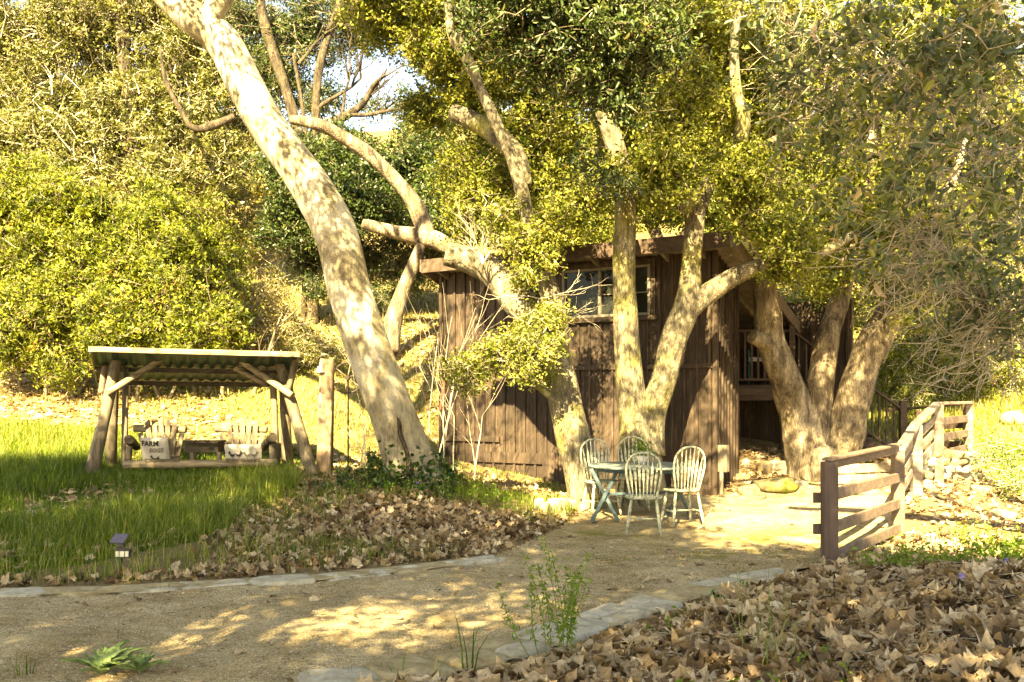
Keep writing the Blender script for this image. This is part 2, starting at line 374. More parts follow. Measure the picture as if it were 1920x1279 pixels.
# ground sheet: fine near, coarse far
def grid(xs, ys, dz=0, sel=None):
    X, Y = np.meshgrid(xs, ys); Z = gz(X, Y)+dz
    V = np.stack([X.ravel(), Y.ravel(), Z.ravel()], 1); nx = len(xs); ny = len(ys)
    i, j = np.meshgrid(np.arange(nx-1), np.arange(ny-1)); a = (j*nx+i).ravel()
    Fc = np.stack([a, a+1, a+nx+1, a+nx], 1)
    if sel is not None:
        cx = V[Fc, 0].mean(1); cy = V[Fc, 1].mean(1); k = sel(cx, cy); Fc = Fc[k]
        u, inv = np.unique(Fc.ravel(), return_inverse=True); V = V[u]; Fc = inv.reshape(-1, 4)
    return V, Fc
def ground_mat():
    m, nt, b, v = base_mat('ground', .95, .1)
    n = noise(nt, v, 3.5, 8, .7); n2 = noise(nt, v, 28, 6, .7); g = attr(nt, 'grassy'); h = attr(nt, 'hill')
    soil = ramp(nt, n2, [(.3, (.075, .05, .03)), (.5, (.19, .135, .075)), (.7, (.36, .27, .16))])
    green = ramp(nt, n2, [(.3, (.03, .05, .01)), (.6, (.09, .13, .02)), (.8, (.2, .2, .06))])
    gold = ramp(nt, n2, [(.3, (.11, .10, .035)), (.5, (.24, .2, .075)), (.7, (.38, .31, .16))])
    col = mix(nt, g, soil, green)
    hm = mix(nt, ramp(nt, n, [(.38, (0, 0, 0)), (.58, (1, 1, 1))]), soil, gold)
    col = mix(nt, h, col, hm)
    nt.links.new(col, b.inputs['Base Color']); nt.links.new(bump(nt, n2, .6, .03), b.inputs['Normal'])
    return m
grassP = [(p.x, p.y) for p in [G(x, y) for x, y in [(-400,1085),(0,1080),(150,1060),(420,1010),(470,960),(560,925),(560,905)]] + [on(560, 15.2), on(600, 16.8), on(200, 17.5), on(-500, 17.5)]]
xs = np.unique(np.concatenate([np.linspace(-130, -14, 40), np.linspace(-14, 14, 281), np.linspace(14, 130, 40)]))
ys = np.unique(np.concatenate([np.linspace(-60, 3, 25), np.linspace(3, 24, 211), np.linspace(24, 60, 100), np.linspace(60, 200, 60)]))
V, Fc = grid(xs, ys)
inp = inpoly(V[:, 0], V[:, 1], pathP); V[:, 2] -= .03*inp
ga = inpoly(V[:, 0], V[:, 1], grassP).astype(float)
hl = np.clip((V[:, 1]-16.5)/2.5, 0, 1)
npobj('ground', V, Fc, ground_mat(), smooth=True, extra={'grassy': ga*(1-hl), 'hill': hl})['kind'] = 'structure'
def path_mat():
    m, nt, b, v = base_mat('gravel', .95, .15)
    vo = nt.nodes.new('ShaderNodeTexVoronoi'); vo.inputs['Scale'].default_value = 150; nt.links.new(v, vo.inputs['Vector'])
    sepc = nt.nodes.new('ShaderNodeSeparateColor'); nt.links.new(vo.outputs['Color'], sepc.inputs[0])
    grain = ramp(nt, sepc.outputs[0], [(0, (.2, .155, .09)), (.4, (.4, .325, .2)), (.8, (.56, .475, .32)), (1, (.72, .65, .5))])
    n = noise(nt, v, 1.6, 6, .65); n2 = noise(nt, v, 9, 6, .7)
    col = mix(nt, 1, grain, ramp(nt, n, [(.35, (.68, .62, .5)), (.62, (1.08, 1.06, 1.0))]), 'MULTIPLY')
    col = mix(nt, .7, col, ramp(nt, n2, [(.3, (.6, .54, .42)), (.55, (1, 1, 1))]), 'MULTIPLY')
    moss = mix(nt, attr(nt, 'moss'), (0, 0, 0), ramp(nt, noise(nt, v, 2.2, 6, .7), [(.42, (0, 0, 0)), (.56, (.85, .85, .85))]))
    col = mix(nt, moss, col, (.15, .14, .018))
    nt.links.new(col, b.inputs['Base Color'])
    nt.links.new(bump(nt, vo.outputs['Distance'], .7, .006, bump(nt, n2, .6, .03)), b.inputs['Normal'])
    return m
V, Fc = grid(np.arange(-12, 9, .05), np.arange(2.2, 17, .05), .004, lambda x, y: inpoly(x, y, pathP))
V[:, 2] += .008*vn(V[:, 0], V[:, 1], 5, 3) + .008*vn(V[:, 0]*.4, V[:, 1], 9, 4)
mossc = [(G(1350, 1040), 1.1), (G(1130, 1005), .6), (G(1480, 1010), .8), (G(1150, 1050), .5)]
mo = np.zeros(len(V))
for c, r in mossc: mo = np.maximum(mo, np.exp(-((V[:, 0]-c.x)**2+(V[:, 1]-c.y)**2*2)/r**2))
npobj('gravel_path', V, Fc, path_mat(), smooth=True, extra={'moss': mo})['kind'] = 'structure'
# ------------------------------------------------------------------ foliage kit
def nrm(a): return a/np.maximum(np.linalg.norm(a, axis=1, keepdims=True), 1e-9)
def leaf_geo(C, size, aspect=.5, up=.5, six=False, rng=rng, hang=0, axis=None):
    N = len(C); n = nrm(rng.normal(size=(N, 3)) + np.array([0, 0, up]))
    d = rng.normal(size=(N, 3)) if axis is None else axis + rng.normal(size=(N, 3))*.25
    d[:, 2] -= hang; a = nrm(d - n*(d*n).sum(1, keepdims=True)); b = np.cross(n, a)
    s = (size*rng.uniform(.65, 1.3, N))[:, None]; w = s*aspect*.5
    if not six:
        f = n*s*.12
        V = np.stack([C-a*s*.5, C+b*w+f-a*s*.05, C+a*s*.5-f, C-b*w+f-a*s*.05], 1)
        Fc = np.arange(N*4).reshape(N, 4); return V.reshape(-1, 3), Fc, 1
    f = n*s*.13
    V = np.stack([C-a*s*.5, C+b*w*.85+f-a*s*.18, C+b*w*.8+f+a*s*.2, C+a*s*.5-f*.8, C-b*w*.8+f+a*s*.2, C-b*w*.85+f-a*s*.18], 1)
    k = np.arange(N)[:, None]*6
    Fc = np.concatenate([k+np.array([[0, 1, 2, 3]]), k+np.array([[0, 3, 4, 5]])], 1).reshape(-1, 4)
    return V.reshape(-1, 3), Fc, 2
def tubes_geo(A, B, ra, rb, mid=None, sag=.1, rng=rng):
    """many 3-sided twigs A->B with one bent middle"""
    N = len(A); L = np.linalg.norm(B-A, axis=1, keepdims=True)
    Mi = (A+B)/2 + rng.normal(size=(N, 3))*L*sag
    t = nrm(B-A); u = nrm(np.cross(t, rng.normal(size=(N, 3)))); w = np.cross(t, u); R = []
    for Pt, r in ((A, ra), (Mi, (ra+rb)/2), (B, rb)):
        for k in range(3):
            an = 2*math.pi*k/3; R.append(Pt + (u*math.cos(an)+w*math.sin(an))*np.reshape(r, (-1, 1)))
    V = np.stack(R, 1).reshape(-1, 3); b = np.arange(N)[:, None]*9; q = []
    for l in (0, 3):
        for k in range(3): q.append([l+k, l+(k+1) % 3, l+3+(k+1) % 3, l+3+k])
    return V, (b[:, :, None]+np.array(q).reshape(1, 6, 4)).reshape(-1, 4)
def n3(C, s, seed):
    r = np.random.default_rng(seed); t = 0
    for k in range(8):
        v = nrm(r.normal(size=(1, 3)))[0]*s*r.uniform(.6, 1.7); t = t + np.sin(C@v + r.uniform(0, 6))
    return t/2
def blob_pts(blobs, dens, rng=rng, shell=.45, gap=-.1, gs=None):
    """blobs (px,py,Y,rpx[,depth m]) -> ragged cluster centres with gaps, and the heart each grows from"""
    Cs, Hs = [], []
    for b in blobs:
        px, py, Y, r = b[:4]; c = np.array(P(px, py, Y)); R = r*Y/F; dy = b[4] if len(b) > 4 else max(R, .35)
        n = max(4, int(dens*r*r/1000)); d = rng.normal(size=(n, 3))*.52; d = d/np.maximum(1, np.linalg.norm(d, axis=1, keepdims=True)/1.35)
        p = c + d*np.array([R, dy, R]); k = n3(p, (gs or 3.2/max(R, .25)), abs(int(px+py))+3) + n3(p, 7/max(R, .25), abs(int(px))+8)*.6 > gap + rng.normal(0, .2, n)
        p = p[k]; Cs.append(p); Hs.append(c + (p-c)*.55 + rng.normal(size=p.shape)*R*.22 - np.array([0, 0, R*.1]))
    return np.concatenate(Cs), np.concatenate(Hs)
def crown(parent, blobs, dens, per, leaf, spread, mat, aspect=.5, twigs=1.0, six=False, up=.2, hang=0, name='crown', twr=.006, tmat='twig', keep=None, tone=(0, 1), shell=.45, flatten=.7, xt=3, sprays=None, gap=.12):
    C, H = blob_pts(blobs, dens, gap=gap)
    if keep is not None: k = keep(C); C = C[k]; H = H[k]
    n = len(C); sz = spread*rng.uniform(.5, 1.5, n)
    # short sprays inside every clump, leaves strung along them
    ns = 4; D = nrm(rng.normal(size=(n, ns, 3)).reshape(-1, 3)); D[:, 2] = D[:, 2]*flatten - hang*.5
    E = np.repeat(C, ns, 0) + D*np.repeat(sz, ns)[:, None]*1.5; S = np.repeat(C, ns, 0)
    q = max(1, per//ns); t = rng.uniform(.1, 1.05, (n*ns, q))
    L = (S[:, None, :]*(1-t[..., None]) + E[:, None, :]*t[..., None]).reshape(-1, 3) + rng.normal(size=(n*ns*q, 3))*np.repeat(sz, ns*q)[:, None]*.22
    ct = rng.normal(.45, .17, n); tn = np.clip(np.repeat(ct, ns*q) + rng.normal(0, .16, n*ns*q), 0, 1)*(tone[1]-tone[0])+tone[0]
    if keep is not None: kk = keep(L); L = L[kk]; tn = tn[kk]
    V, Fc, m = leaf_geo(L, leaf, aspect, up, six, hang=hang)
    npobj(name, V, Fc, mat, parent, tone=np.repeat(tn, m))
    if twigs > 0:
        ni = int(n*min(twigs, 1)); idx = rng.choice(n, ni, replace=False)
        A1 = H[idx]; B1 = C[idx]; ids = rng.choice(len(S), min(len(S), int(len(S)*min(1, twigs*.6))), replace=False)
        A = np.concatenate([A1, S[ids]]); B = np.concatenate([B1, E[ids]])
        ra = np.concatenate([np.full(len(A1), twr*2), np.full(len(ids), twr*.8)]); rb = np.concatenate([np.full(len(A1), twr*.7), np.full(len(ids), twr*.35)])
        if keep is not None: kk = keep((A+B)/2) & keep(A) & keep(B); A = A[kk]; B = B[kk]; ra = ra[kk]; rb = rb[kk]
        if len(A):
            V, Fc = tubes_geo(A, B, ra, rb, sag=.12); npobj('twigs', V, Fc, M[tmat], parent)
    return len(L)
def limbs(parent, paths, mat, seg=14, noise_=.07, name='trunk', freq=3.0):
    mb = MB()
    for i, p in enumerate(paths):
        pts = [P(a, b, c) for a, b, c, r in p]; rs = [r*c/F for a, b, c, r in p]
        mb.tube(pts, rs, seg, noise_, res=6, seedv=i*1.7, freq=freq)
    return obj(name, mb, mat, parent)
def wlimbs(parent, paths, mat, seg=10, noise_=.07, name='trunk'):
    mb = MB()
    for i, p in enumerate(paths): mb.tube([Vector(q[:3]) for q in p], [q[3] for q in p], seg, noise_, res=5, seedv=i*1.3)
    return obj(name, mb, mat, parent)
def sprout(rs_, start, d, length, r, depth, out, bend=.35):
    """recursive bare branches"""
    pts = [Vector(start)]; dd = Vector(d).normalized(); k = 4
    for i in range(k):
        dd = (dd + Vector((rs_.uniform(-1, 1), rs_.uniform(-1, 1), rs_.uniform(-.6, 1)))*bend*.5).normalized()
        pts.append(pts[-1]+dd*length/k)
    out.append((pts, [r*(1-.6*i/k) for i in range(k+1)]))
    if depth > 0:
        for _ in range(rs_.choice((2, 3, 3))):
            j = rs_.randint(1, k); nd = (dd + Vector((rs_.uniform(-1, 1), rs_.uniform(-1, 1), rs_.uniform(-.5, 1)))*.9).normalized()
            sprout(rs_, pts[j], nd, length*rs_.uniform(.55, .8), r*.5, depth-1, out, bend)
def branches(parent, starts, mat, seed=1, name='branch', depth=3, seg=5, bend=.35):
    rs_ = random.Random(seed); mb = MB()
    for st, d, L, r in starts:
        out = []; sprout(rs_, st, d, L, r, depth, out, bend)
        for pts, rr in out: mb.tube(pts, rr, seg if rr[0] > .01 else 3, 0, cap=False)
    return obj(name, mb, mat, parent)

# ------------------------------------------------------------------ cabin
dW = Vector((.846, -.534, 0)).normalized(); nW = Vector((-.534, -.846, 0)).normalized(); bW = -nW
cL = Vector((-1.23, 17.7, 0)); LW = 5.06
cab = thing('cabin', (0, 16.5, .3), 'brown board-and-batten cabin with a shed roof behind the pale trees', 'cabin')
def wp(t, n=0, z=0): return cL + dW*t + nW*n + Vector((0, 0, z))
def sided(mb, a, b, z0, z1, nout, step=.205, topslope=0, holes=None):
    """board wall from a to b (xy), outward nout, with proud battens"""
    a = Vector(a); b = Vector(b); u = (b-a).normalized(); L = (b-a).length
    def Q(t, n, z): return a + u*t + nout*n + Vector((0, 0, z))
    def zt(t): return z1 + topslope*t
    segs = [(0, L, z0, None)]
    if holes:
        t0, t1, h0, h1 = holes
        for (s0, s1, lo, hi) in ((0, t0, z0, None), (t1, L, z0, None), (t0, t1, z0, h0), (t0, t1, h1, None)):
            mb.prism([Q(s0, 0, lo), Q(s1, 0, lo), Q(s1, 0, hi if hi else zt(s1)), Q(s0, 0, hi if hi else zt(s0))], -nout*.1)
    else: mb.prism([Q(0, 0, z0), Q(L, 0, z0), Q(L, 0, zt(L)), Q(0, 0, zt(0))], -nout*.1)
    t = .06
    while t < L-.03:
        parts_ = [(z0, zt(t))]
        if holes and holes[0]-.08 < t < holes[1]+.08: parts_ = [(z0, holes[2]-.1), (holes[3]+.07, zt(t))]
        for lo, hi in parts_:
            if hi-lo > .05: mb.box(Q(t, .016, (lo+hi)/2), (.02, .016, (hi-lo)/2), Matrix((u, nout, Vector((0, 0, 1)))).transposed())
        t += step*random.uniform(.97, 1.03)
mb = MB(); wt0, wt1, wz0, wz1 = 2.45, 4.03, 2.93, 3.72
sided(mb, wp(0), wp(LW), -.2, 4.0, nW, holes=(wt0, wt1, wz0, wz1))
Rw = Matrix((dW, nW, Vector((0, 0, 1)))).transposed()
mb.box(wp(LW/2+.6, .034, 2.12), (LW/2-.62, .013, .035), Rw)          # belly band
obj('wall', mb, M['siding'], cab)
mb = MB(); mb.box(wp(1.0+.35, .033, .62), (.75, .014, .09), Rw); mb.box(wp(3.6, .033, .2), (1.45, .014, .10), Rw)
mb.box(wp(.6, .033, .93), (.62, .014, .05), Rw); mb.box(wp(-.02, .02, 2.2), (.03, .03, 1.8), Rw); mb.box(wp(LW+.02, .0, 2.05), (.035, .035, 2.0), Rw)
mb.box(wp(2.2, .0333, .42), (.12, .014, .3), Rw)
obj('trim_board', mb, M['siding'], cab)
mb = MB(); sc_ = wp(LW); sided(mb, sc_, sc_ + bW*1.05, 0, 4.0, dW, step=.13, topslope=-.3)
obj('side_wall', mb, M['siding'], cab)
mb = MB(); q0 = wp(LW-1.3) + bW*3.0; sided(mb, q0, q0 + dW*2.6, .6, 3.3, nW); obj('rear_wall', mb, M['siding'], cab); mb = MB()
q1 = wp(LW-.9) + bW*1.05; sided(mb, q1, sc_+bW*1.05, 0, 3.7, bW); obj('rear_wall', mb, M['siding'], cab); mb = MB()
sided(mb, wp(0) + bW*3.4, wp(0), .2, 2.95, -dW, topslope=.3)
obj('rear_wall', mb, M['siding'], cab)
# window
win = obj('window', MB().box(wp((wt0+wt1)/2, -.06, (wz0+wz1)/2), ((wt1-wt0)/2-.02, .01, (wz1-wz0)/2-.02), Rw), M['siding'], cab)
fr = MB(); wc = (wt0+wt1)/2
for t in (wt0+.025, wt1-.025, wt0+.69): fr.box(wp(t, .02, (wz0+wz1)/2), (.022, .028, (wz1-wz0)/2), Rw)
for z in (wz0+.02, wz1-.02): fr.box(wp(wc, .018, z), ((wt1-wt0)/2-.05, .024, .02), Rw)
fr.box(wp(wt0+1.13, .008, wz0+.36), (.42, .01, .008), Rw); fr.box(wp(wt0+1.13, .006, (wz0+wz1)/2), (.009, .012, (wz1-wz0)/2-.04), Rw)
obj('frame', fr, M['alu'], win)
obj('pane', MB().box(wp(wt0+.36, .0, (wz0+wz1)/2), (.31, .004, (wz1-wz0)/2-.04), Rw), M['glass'], win)
obj('pane', MB().box(wp(wt0+1.13, -.012, (wz0+wz1)/2), (.42, .004, (wz1-wz0)/2-.04), Rw), M['glass'], win)
tr = MB(); tr.box(wp(wc, .035, wz0-.045), ((wt1-wt0)/2+.12, .045, .035), Rw); tr.box(wp(wc, .02, wz1+.045), ((wt1-wt0)/2+.08, .022, .04), Rw)
for t in (wt0-.04, wt1+.04): tr.box(wp(t, .018, (wz0+wz1)/2), (.035, .02, (wz1-wz0)/2), Rw)
obj('sill', tr, M['siding'], win)
# roof
rl, rr_ = -.14, 5.46; slope = .32
def rp(t, back, z): return wp(t, .45, 0) + bW*back + Vector((0, 0, z - slope*back))
rf = MB(); rf.prism([rp(rl+.02, .03, 3.99), rp(rr_-.02, .03, 3.99), rp(rr_-.02, 3.9, 3.99), rp(rl+.02, 3.9, 3.99)], (0, 0, .05))
for t in np.arange(rl+.25, rr_, .6): rf.beam(rp(t, .03, 3.93), rp(t, 3.8, 3.93), .05, .1)
roof = obj('roof', rf, M['roof'], cab)
fa = MB(); fa.prism([rp(rl, 0, 3.82), rp(rr_, 0, 3.82), rp(rr_, 0, 4.05), rp(rl, 0, 4.05)], bW*.03)
obj('fascia', fa, M['deck_wood'], roof)
fa = MB()
fa.prism([rp(rr_, .0, 3.84), rp(rr_, 3.9, 3.84), rp(rr_, 3.9, 4.055), rp(rr_, .0, 4.055)], dW*.035); obj('barge_board', fa, M['fence_wood'], roof); fa = MB()
fa.prism([rp(rl-.03, .0, 3.84), rp(rl-.03, 3.9, 3.84), rp(rl-.03, 3.9, 4.055), rp(rl-.03, .0, 4.055)], dW*.028)
obj('barge_board', fa, M['fence_wood'], roof)
co = MB(); n = 60; va = []; 
for i in range(n+1):
    s = i/n; base = rp(rr_+.05+.02, .12+1.35*s, 4.02); top = base + dW*(.0+.30*math.sin(s*math.pi)) + Vector((0, 0, .42*(math.sin((s*.86+.14)*math.pi))**.6 + .015*math.sin(i*1.7)))
    va += [base, top + nW*0]
co.add(va, [(2*i, 2*i+2, 2*i+3, 2*i+1) for i in range(n)]); co.add([v+Vector((.01, .02, .0)) for v in va], [(2*i+1, 2*i+3, 2*i+2, 2*i) for i in range(n)])
obj('corrugated_sheet', co, M['corrugated'], roof)
bx = MB().box(wp(LW-.0, -.06, .72)+dW*.12, (.07, .06, .2), Rw).tube([wp(LW)+dW*.1+Vector((0, -.05, .0)), wp(LW)+dW*.1+Vector((0, -.05, .6))], [.03, .03], 8)
obj('meter_box', bx, M['pipe'], cab)

# ------------------------------------------------------------------ deck and stairs
dk = thing('wooden_deck', on(1430, 17), 'dark timber deck with baluster railing and stairs beside the cabin', 'deck')
DY = 17.0; x0, x1 = (1378-960)*DY/F, (1484-960)*DY/F; zD = 1.86
mb = MB(); y = DY+.03
while y < DY+2.4: mb.box(((x0+x1)/2, y+.06, zD-.02), ((x1-x0)/2, .065, .018)); y += .14
obj('floor', mb, M['deck_wood'], dk)
for yy in (DY, DY+2.2): obj('beam', MB().box(((x0+x1)/2, yy, zD-.155), ((x1-x0)/2, .025, .115)), M['deck_wood'], dk)
for x in (x0+.05, x1-.12):
    obj('post', MB().box((x, DY+.1, .95), (.05, .05, .68)), M['deck_wood'], dk)
obj('shade_backing', MB().box(((x0+x1)/2+.2, DY+2.35, 1.0), (1.0, .03, .85)).box((x1+.02, DY+1.4, 1.0), (.03, .93, .84)), M['deck_wood'], dk)  # added screens closing off the space below the floor to keep it dark
rail = obj('railing', MB().beam((x0, DY, zD+.92), (x1, DY, zD+.92), .09, .04).beam((x0, DY, zD+.09), (x1, DY, zD+.09), .05, .04).box((x1, DY, zD+.5), (.05, .05, .52)), M['deck_wood'], dk)
x = x0+.06
while x < x1-.05: obj('baluster', MB().box((x, DY, zD+.5), (.017, .017, .4)), M['deck_wood'], rail); x += .112
st = MB(); sx, sz = 1.9, -1.35
for i in range(7): st.box((x1+.2+i*.27, DY+.55, zD-.12-i*.19), (.15, .5, .02))
for yy in (DY+.03, DY+1.07): st.beam((x1+.02, yy, zD-.12), (x1+sx, yy, zD-.12+sz), .04, .24)
obj('stairs', st, M['deck_wood'], dk)
r2 = obj('stair_railing', MB().beam((x1, DY, zD+.92), (x1+sx, DY, zD+.92+sz), .08, .04).beam((x1, DY, zD+.12), (x1+sx, DY, zD+.12+sz), .05, .04).box((x1+sx, DY, .98), (.05, .05, .6)), M['deck_wood'], dk)
for i in range(1, 15):
    xx = x1+i*.125; zz = zD+.52+sz*(xx-x1)/sx; obj('baluster', MB().box((xx, DY, zz), (.016, .016, .4)), M['deck_wood'], r2)
# chair on the deck
tcx = P(1422, 722, 17.8); tcx.z = zD
tc_ = thing('garden_chair', tcx, 'teal metal garden chair with white cushion on the deck behind the balusters', 'chair')
mb = MB()
for sx_ in (-.22, .22):
    for sy_ in (-.2, .2): mb.tube([tcx+Vector((sx_, sy_, 0)), tcx+Vector((sx_*.95, sy_, .42))], [.015, .015], 6)
    mb.tube([tcx+Vector((sx_, .2, .4)), tcx+Vector((sx_, .3, .88))], [.015, .015], 6); mb.tube([tcx+Vector((sx_, -.2, .42)), tcx+Vector((sx_, -.2, .62)), tcx+Vector((sx_, .24, .63))], [.014]*3, 6)
mb.tube([tcx+Vector((-.22, .3, .88)), tcx+Vector((.22, .3, .88))], [.015, .015], 6)
obj('frame', mb, M['teal'], tc_)
obj('seat_cushion', MB().box(tcx+Vector((0, 0, .46)), (.21, .2, .035)), M['white_paint'], tc_)
obj('back_cushion', MB().box(tcx+Vector((0, .22, .68)), (.2, .03, .2)), M['white_paint'], tc_)

# ------------------------------------------------------------------ windsor chairs
def superell(cx, cy, a, b, z, n=28, e=.75, taper=.0):
    r = []
    for i in range(n):
        t = 2*math.pi*i/n; c, s = math.cos(t), math.sin(t)
        yy = b*abs(s)**e*(1 if s > 0 else -1); xx = a*(1+taper*yy/b)*abs(c)**e*(1 if c > 0 else -1)
        r.append(Vector((cx+xx, cy+yy, z)))
    return r
def make_chair(label):
    t = thing('windsor_chair', (0, 0, 0), label, 'chair', 'hoop-back chairs round the garden table'); mt = M['chair_paint']
    mb = MB(); rings = [superell(0, 0, .2, .19, .425, taper=.1), superell(0, 0, .225, .21, .438, taper=.1), superell(0, 0, .22, .205, .458, taper=.1), superell(0, -.01, .15, .13, .448, taper=.1)]
    vs_ = [v for r in rings for v in r]; n = 28
    mb.add(vs_, [(i*n+k, i*n+(k+1) % n, (i+1)*n+(k+1) % n, (i+1)*n+k) for i in range(3) for k in range(n)] + [tuple(range(n-1, -1, -1)), tuple(range(3*n, 4*n))], True)
    obj('seat', mb, mt, t)
    feet = {}
    for sx in (-1, 1):
        for sy in (-1, 1):
            a = Vector((sx*.145, sy*.135, .43)); b = Vector((sx*.205, sy*.2, 0)); feet[sx, sy] = (a, b)
            pts = [a.lerp(b, k) for k in (0, .12, .3, .42, .48, .54, .75, 1)]
            obj('leg', MB().tube(pts, [.013, .017, .021, .019, .014, .02, .018, .011], 8), mt, t)
    mb = MB(); mids = []
    for sx in (-1, 1):
        p = feet[sx, 1][0].lerp(feet[sx, 1][1], .58); q = feet[sx, -1][0].lerp(feet[sx, -1][1], .58)
        mb.tube([p, p.lerp(q, .5), q], [.009, .014, .009], 7, res=3); mids.append(p.lerp(q, .5))
    mb.tube([mids[0], mids[0].lerp(mids[1], .5), mids[1]], [.009, .014, .009], 7, res=3)
    obj('stretcher', mb, mt, t)
    def yb(z): return -.155-(z-.45)*.2
    prof = [(.15, .44), (.175, .56), (.2, .7), (.203, .8), (.175, .9), (.105, .968), (0, .99)]
    pts = [Vector((-x, yb(z), z)) for x, z in prof] + [Vector((x, yb(z), z)) for x, z in prof[-2::-1]]
    obj('back_hoop', MB().tube(pts, [.014]*len(pts), 8, res=4), mt, t)
    for k in range(-3, 4):
        xb = k*.04; xt_ = k*.056; zt = .985-.0115*k*k*(.9 if abs(k) < 3 else 1.15)
        mb = MB(); P0 = Vector((xb, -.16, .445)); P1 = Vector((xt_, yb(zt), zt)); ring = []
        for s, w in ((0, .006), (.3, .007), (.52, .017), (.68, .015), (.8, .007), (1, .005)):
            c = P0.lerp(P1, s); ring += [c+Vector((-w, -.005, 0)), c+Vector((w, -.005, 0)), c+Vector((w, .005, 0)), c+Vector((-w, .005, 0))]
        mb.add(ring, [(i*4+j, i*4+(j+1) % 4, i*4+4+(j+1) % 4, i*4+4+j) for i in range(5) for j in range(4)])
        obj('spindle', mb, mt, t)
    return t
def copy_tree(o, parent=None):
    c = o.copy(); COL.objects.link(c); c.parent = parent
    for ch in list(o.children): copy_tree(ch, c)
    return c
spots = [(1207, 12.0, rad(-8), 'cream hoop-back chair nearest the camera, its back turned to us and hiding the table plant'),
         (1127, 13.2, rad(196), 'cream hoop-back chair at the left end of the table beside the leaning trunk'),
         (1188, 13.65, rad(176), 'cream hoop-back chair on the far side of the table against the forked trunk'),
         (1279, 12.5, rad(14), 'cream hoop-back chair standing free at the right end of the table')]
ch0 = make_chair(spots[0][3]); chs = [ch0] + [copy_tree(ch0) for _ in spots[1:]]
for c, (px, Y, rz, lb) in zip(chs, spots):
    c.location = on(px, Y); c.rotation_euler = (0, 0, rz); c['label'] = lb
# table
tb = on(1203, 12.85); tb.z += .005
t = thing('folding_table', tb, 'round blue-grey folding garden table with crossed legs among the cream chairs', 'table')
mb = MB(); mb.lathe(tb, [(0, .70), (.66, .70), (.69, .694), (.69, .672), (.66, .665), (0, .665)], 40); obj('table_top', mb, M['table_top'], t)
mb = MB(); mb.lathe(tb, [(.6, .664), (.6, .62), (.585, .62), (.585, .664)], 40); obj('apron', mb, M['table_leg'], t)
for sx in (-1, 1):
    for k in (-1, 1):
        xo = sx*.5
        obj('leg', MB().beam(tb+Vector((xo-k*.17, -.25+k*.02, .66)), tb+Vector((xo+k*.17, -.3+k*.02+.5*(sx > 0), 0)), .022, .045, (1, 0, 0)), M['table_leg'], t)
obj('crossbar', MB().beam(tb+Vector((-.5, -.26, .34)), tb+Vector((.5, .0, .34)), .02, .035), M['table_leg'], t)
pp = tb+Vector((.02, .1, .703))
pt = thing('potted_plant', pp, 'small green sprig in a pot on the table, seen through the nearest chair back', 'plant')
obj('pot', MB().lathe(pp, [(0, 0), (.05, 0), (.065, .1), (.055, .1), (.045, .02)], 14), M['bell'], pt)
C = np.array(pp)+np.array([0, 0, .2])+rng.normal(size=(160, 3))*np.array([.07, .07, .08]); Vv, Ff, m_ = leaf_geo(C, .05, .5, .3)
npobj('leaves', Vv, Ff, M['weed_leaf'], pt, tone=rng.random(160))

# ------------------------------------------------------------------ swing frame
sf = thing('swing_shelter', on(380, 14.9), 'weathered log A-frame with a green slanting roof standing in the long grass', 'swing shelter')
def logb(a, b, r0, r1, mat='log', name='leg', seg=10, parent=sf, noise_=.06):
    return obj(name, MB().tube([a, a.lerp(b, .35), a.lerp(b, .7), b], [r0, (r0*2+r1)/3, (r0+r1*2)/3, r1], seg, noise_, res=4, freq=2.2, seedv=random.uniform(0, 6)), M[mat], parent)
logb(P(168, 905, 14.35), P(224, 657, 14.75), .105, .075)
logb(P(207, 895, 15.5), P(216, 664, 14.95), .09, .065)
logb(P(590, 905, 14.35), P(521, 668, 14.75), .1, .07)
logb(P(541, 895, 15.5), P(529, 672, 15.0), .09, .07)
logb(P(212, 671, 14.86), P(530, 683, 14.9), .075, .07, 'log_x', 'top_beam')
logb(P(200, 738, 14.45), P(312, 668, 14.72), .05, .045, 'log_x', 'brace'); logb(P(548, 742, 14.45), P(438, 668, 14.72), .05, .045, 'log_x', 'brace')
logb(P(500, 722, 14.95), P(440, 690, 14.9), .04, .04, 'log_x', 'brace')
logb(P(190, 738, 15.0), P(200, 662, 15.0), .05, .045, 'fence_wood', 'brace'); logb(P(538, 745, 14.6), P(557, 665, 14.4), .05, .05, 'log', 'brace')
ra, rb, rc, rd = P(170, 655, 14.1), P(560, 665, 14.1), P(548, 718, 15.9), P(182, 713, 15.9)
n = 72; va = []
for i in range(n+1):
    s = i/n
    for a, b in ((ra, rb), (rd, rc)):
        va.append(a.lerp(b, s)+Vector((0, 0, .012*math.sin(i*1.6))))
g = MB().add(va, [(2*i, 2*i+2, 2*i+3, 2*i+1) for i in range(n)]); g.add([v+Vector((0, 0, .012)) for v in va], [(2*i+1, 2*i+3, 2*i+2, 2*i) for i in range(n)])
rfo = obj('roof', g, M['green_roof'], sf)
mb = MB().beam(ra+Vector((-.02, -.02, .0)), rb+Vector((.02, -.02, .0)), .03, .075); mb.beam(ra+Vector((0, .02, -.01)), rd+Vector((0, 0, -.01)), .03, .07); mb.beam(rb+Vector((0, .02, -.01)), rc+Vector((0, 0, -.01)), .03, .07)
obj('edge_board', mb, M['log_x'], rfo)
mb = MB()
for s in (.5, .97): mb.beam(ra.lerp(rd, s)+Vector((.02, 0, -.05)), rb.lerp(rc, s)+Vector((-.02, 0, -.05)), .04, .07)
obj('purlin', mb, M['dark_log'], rfo)
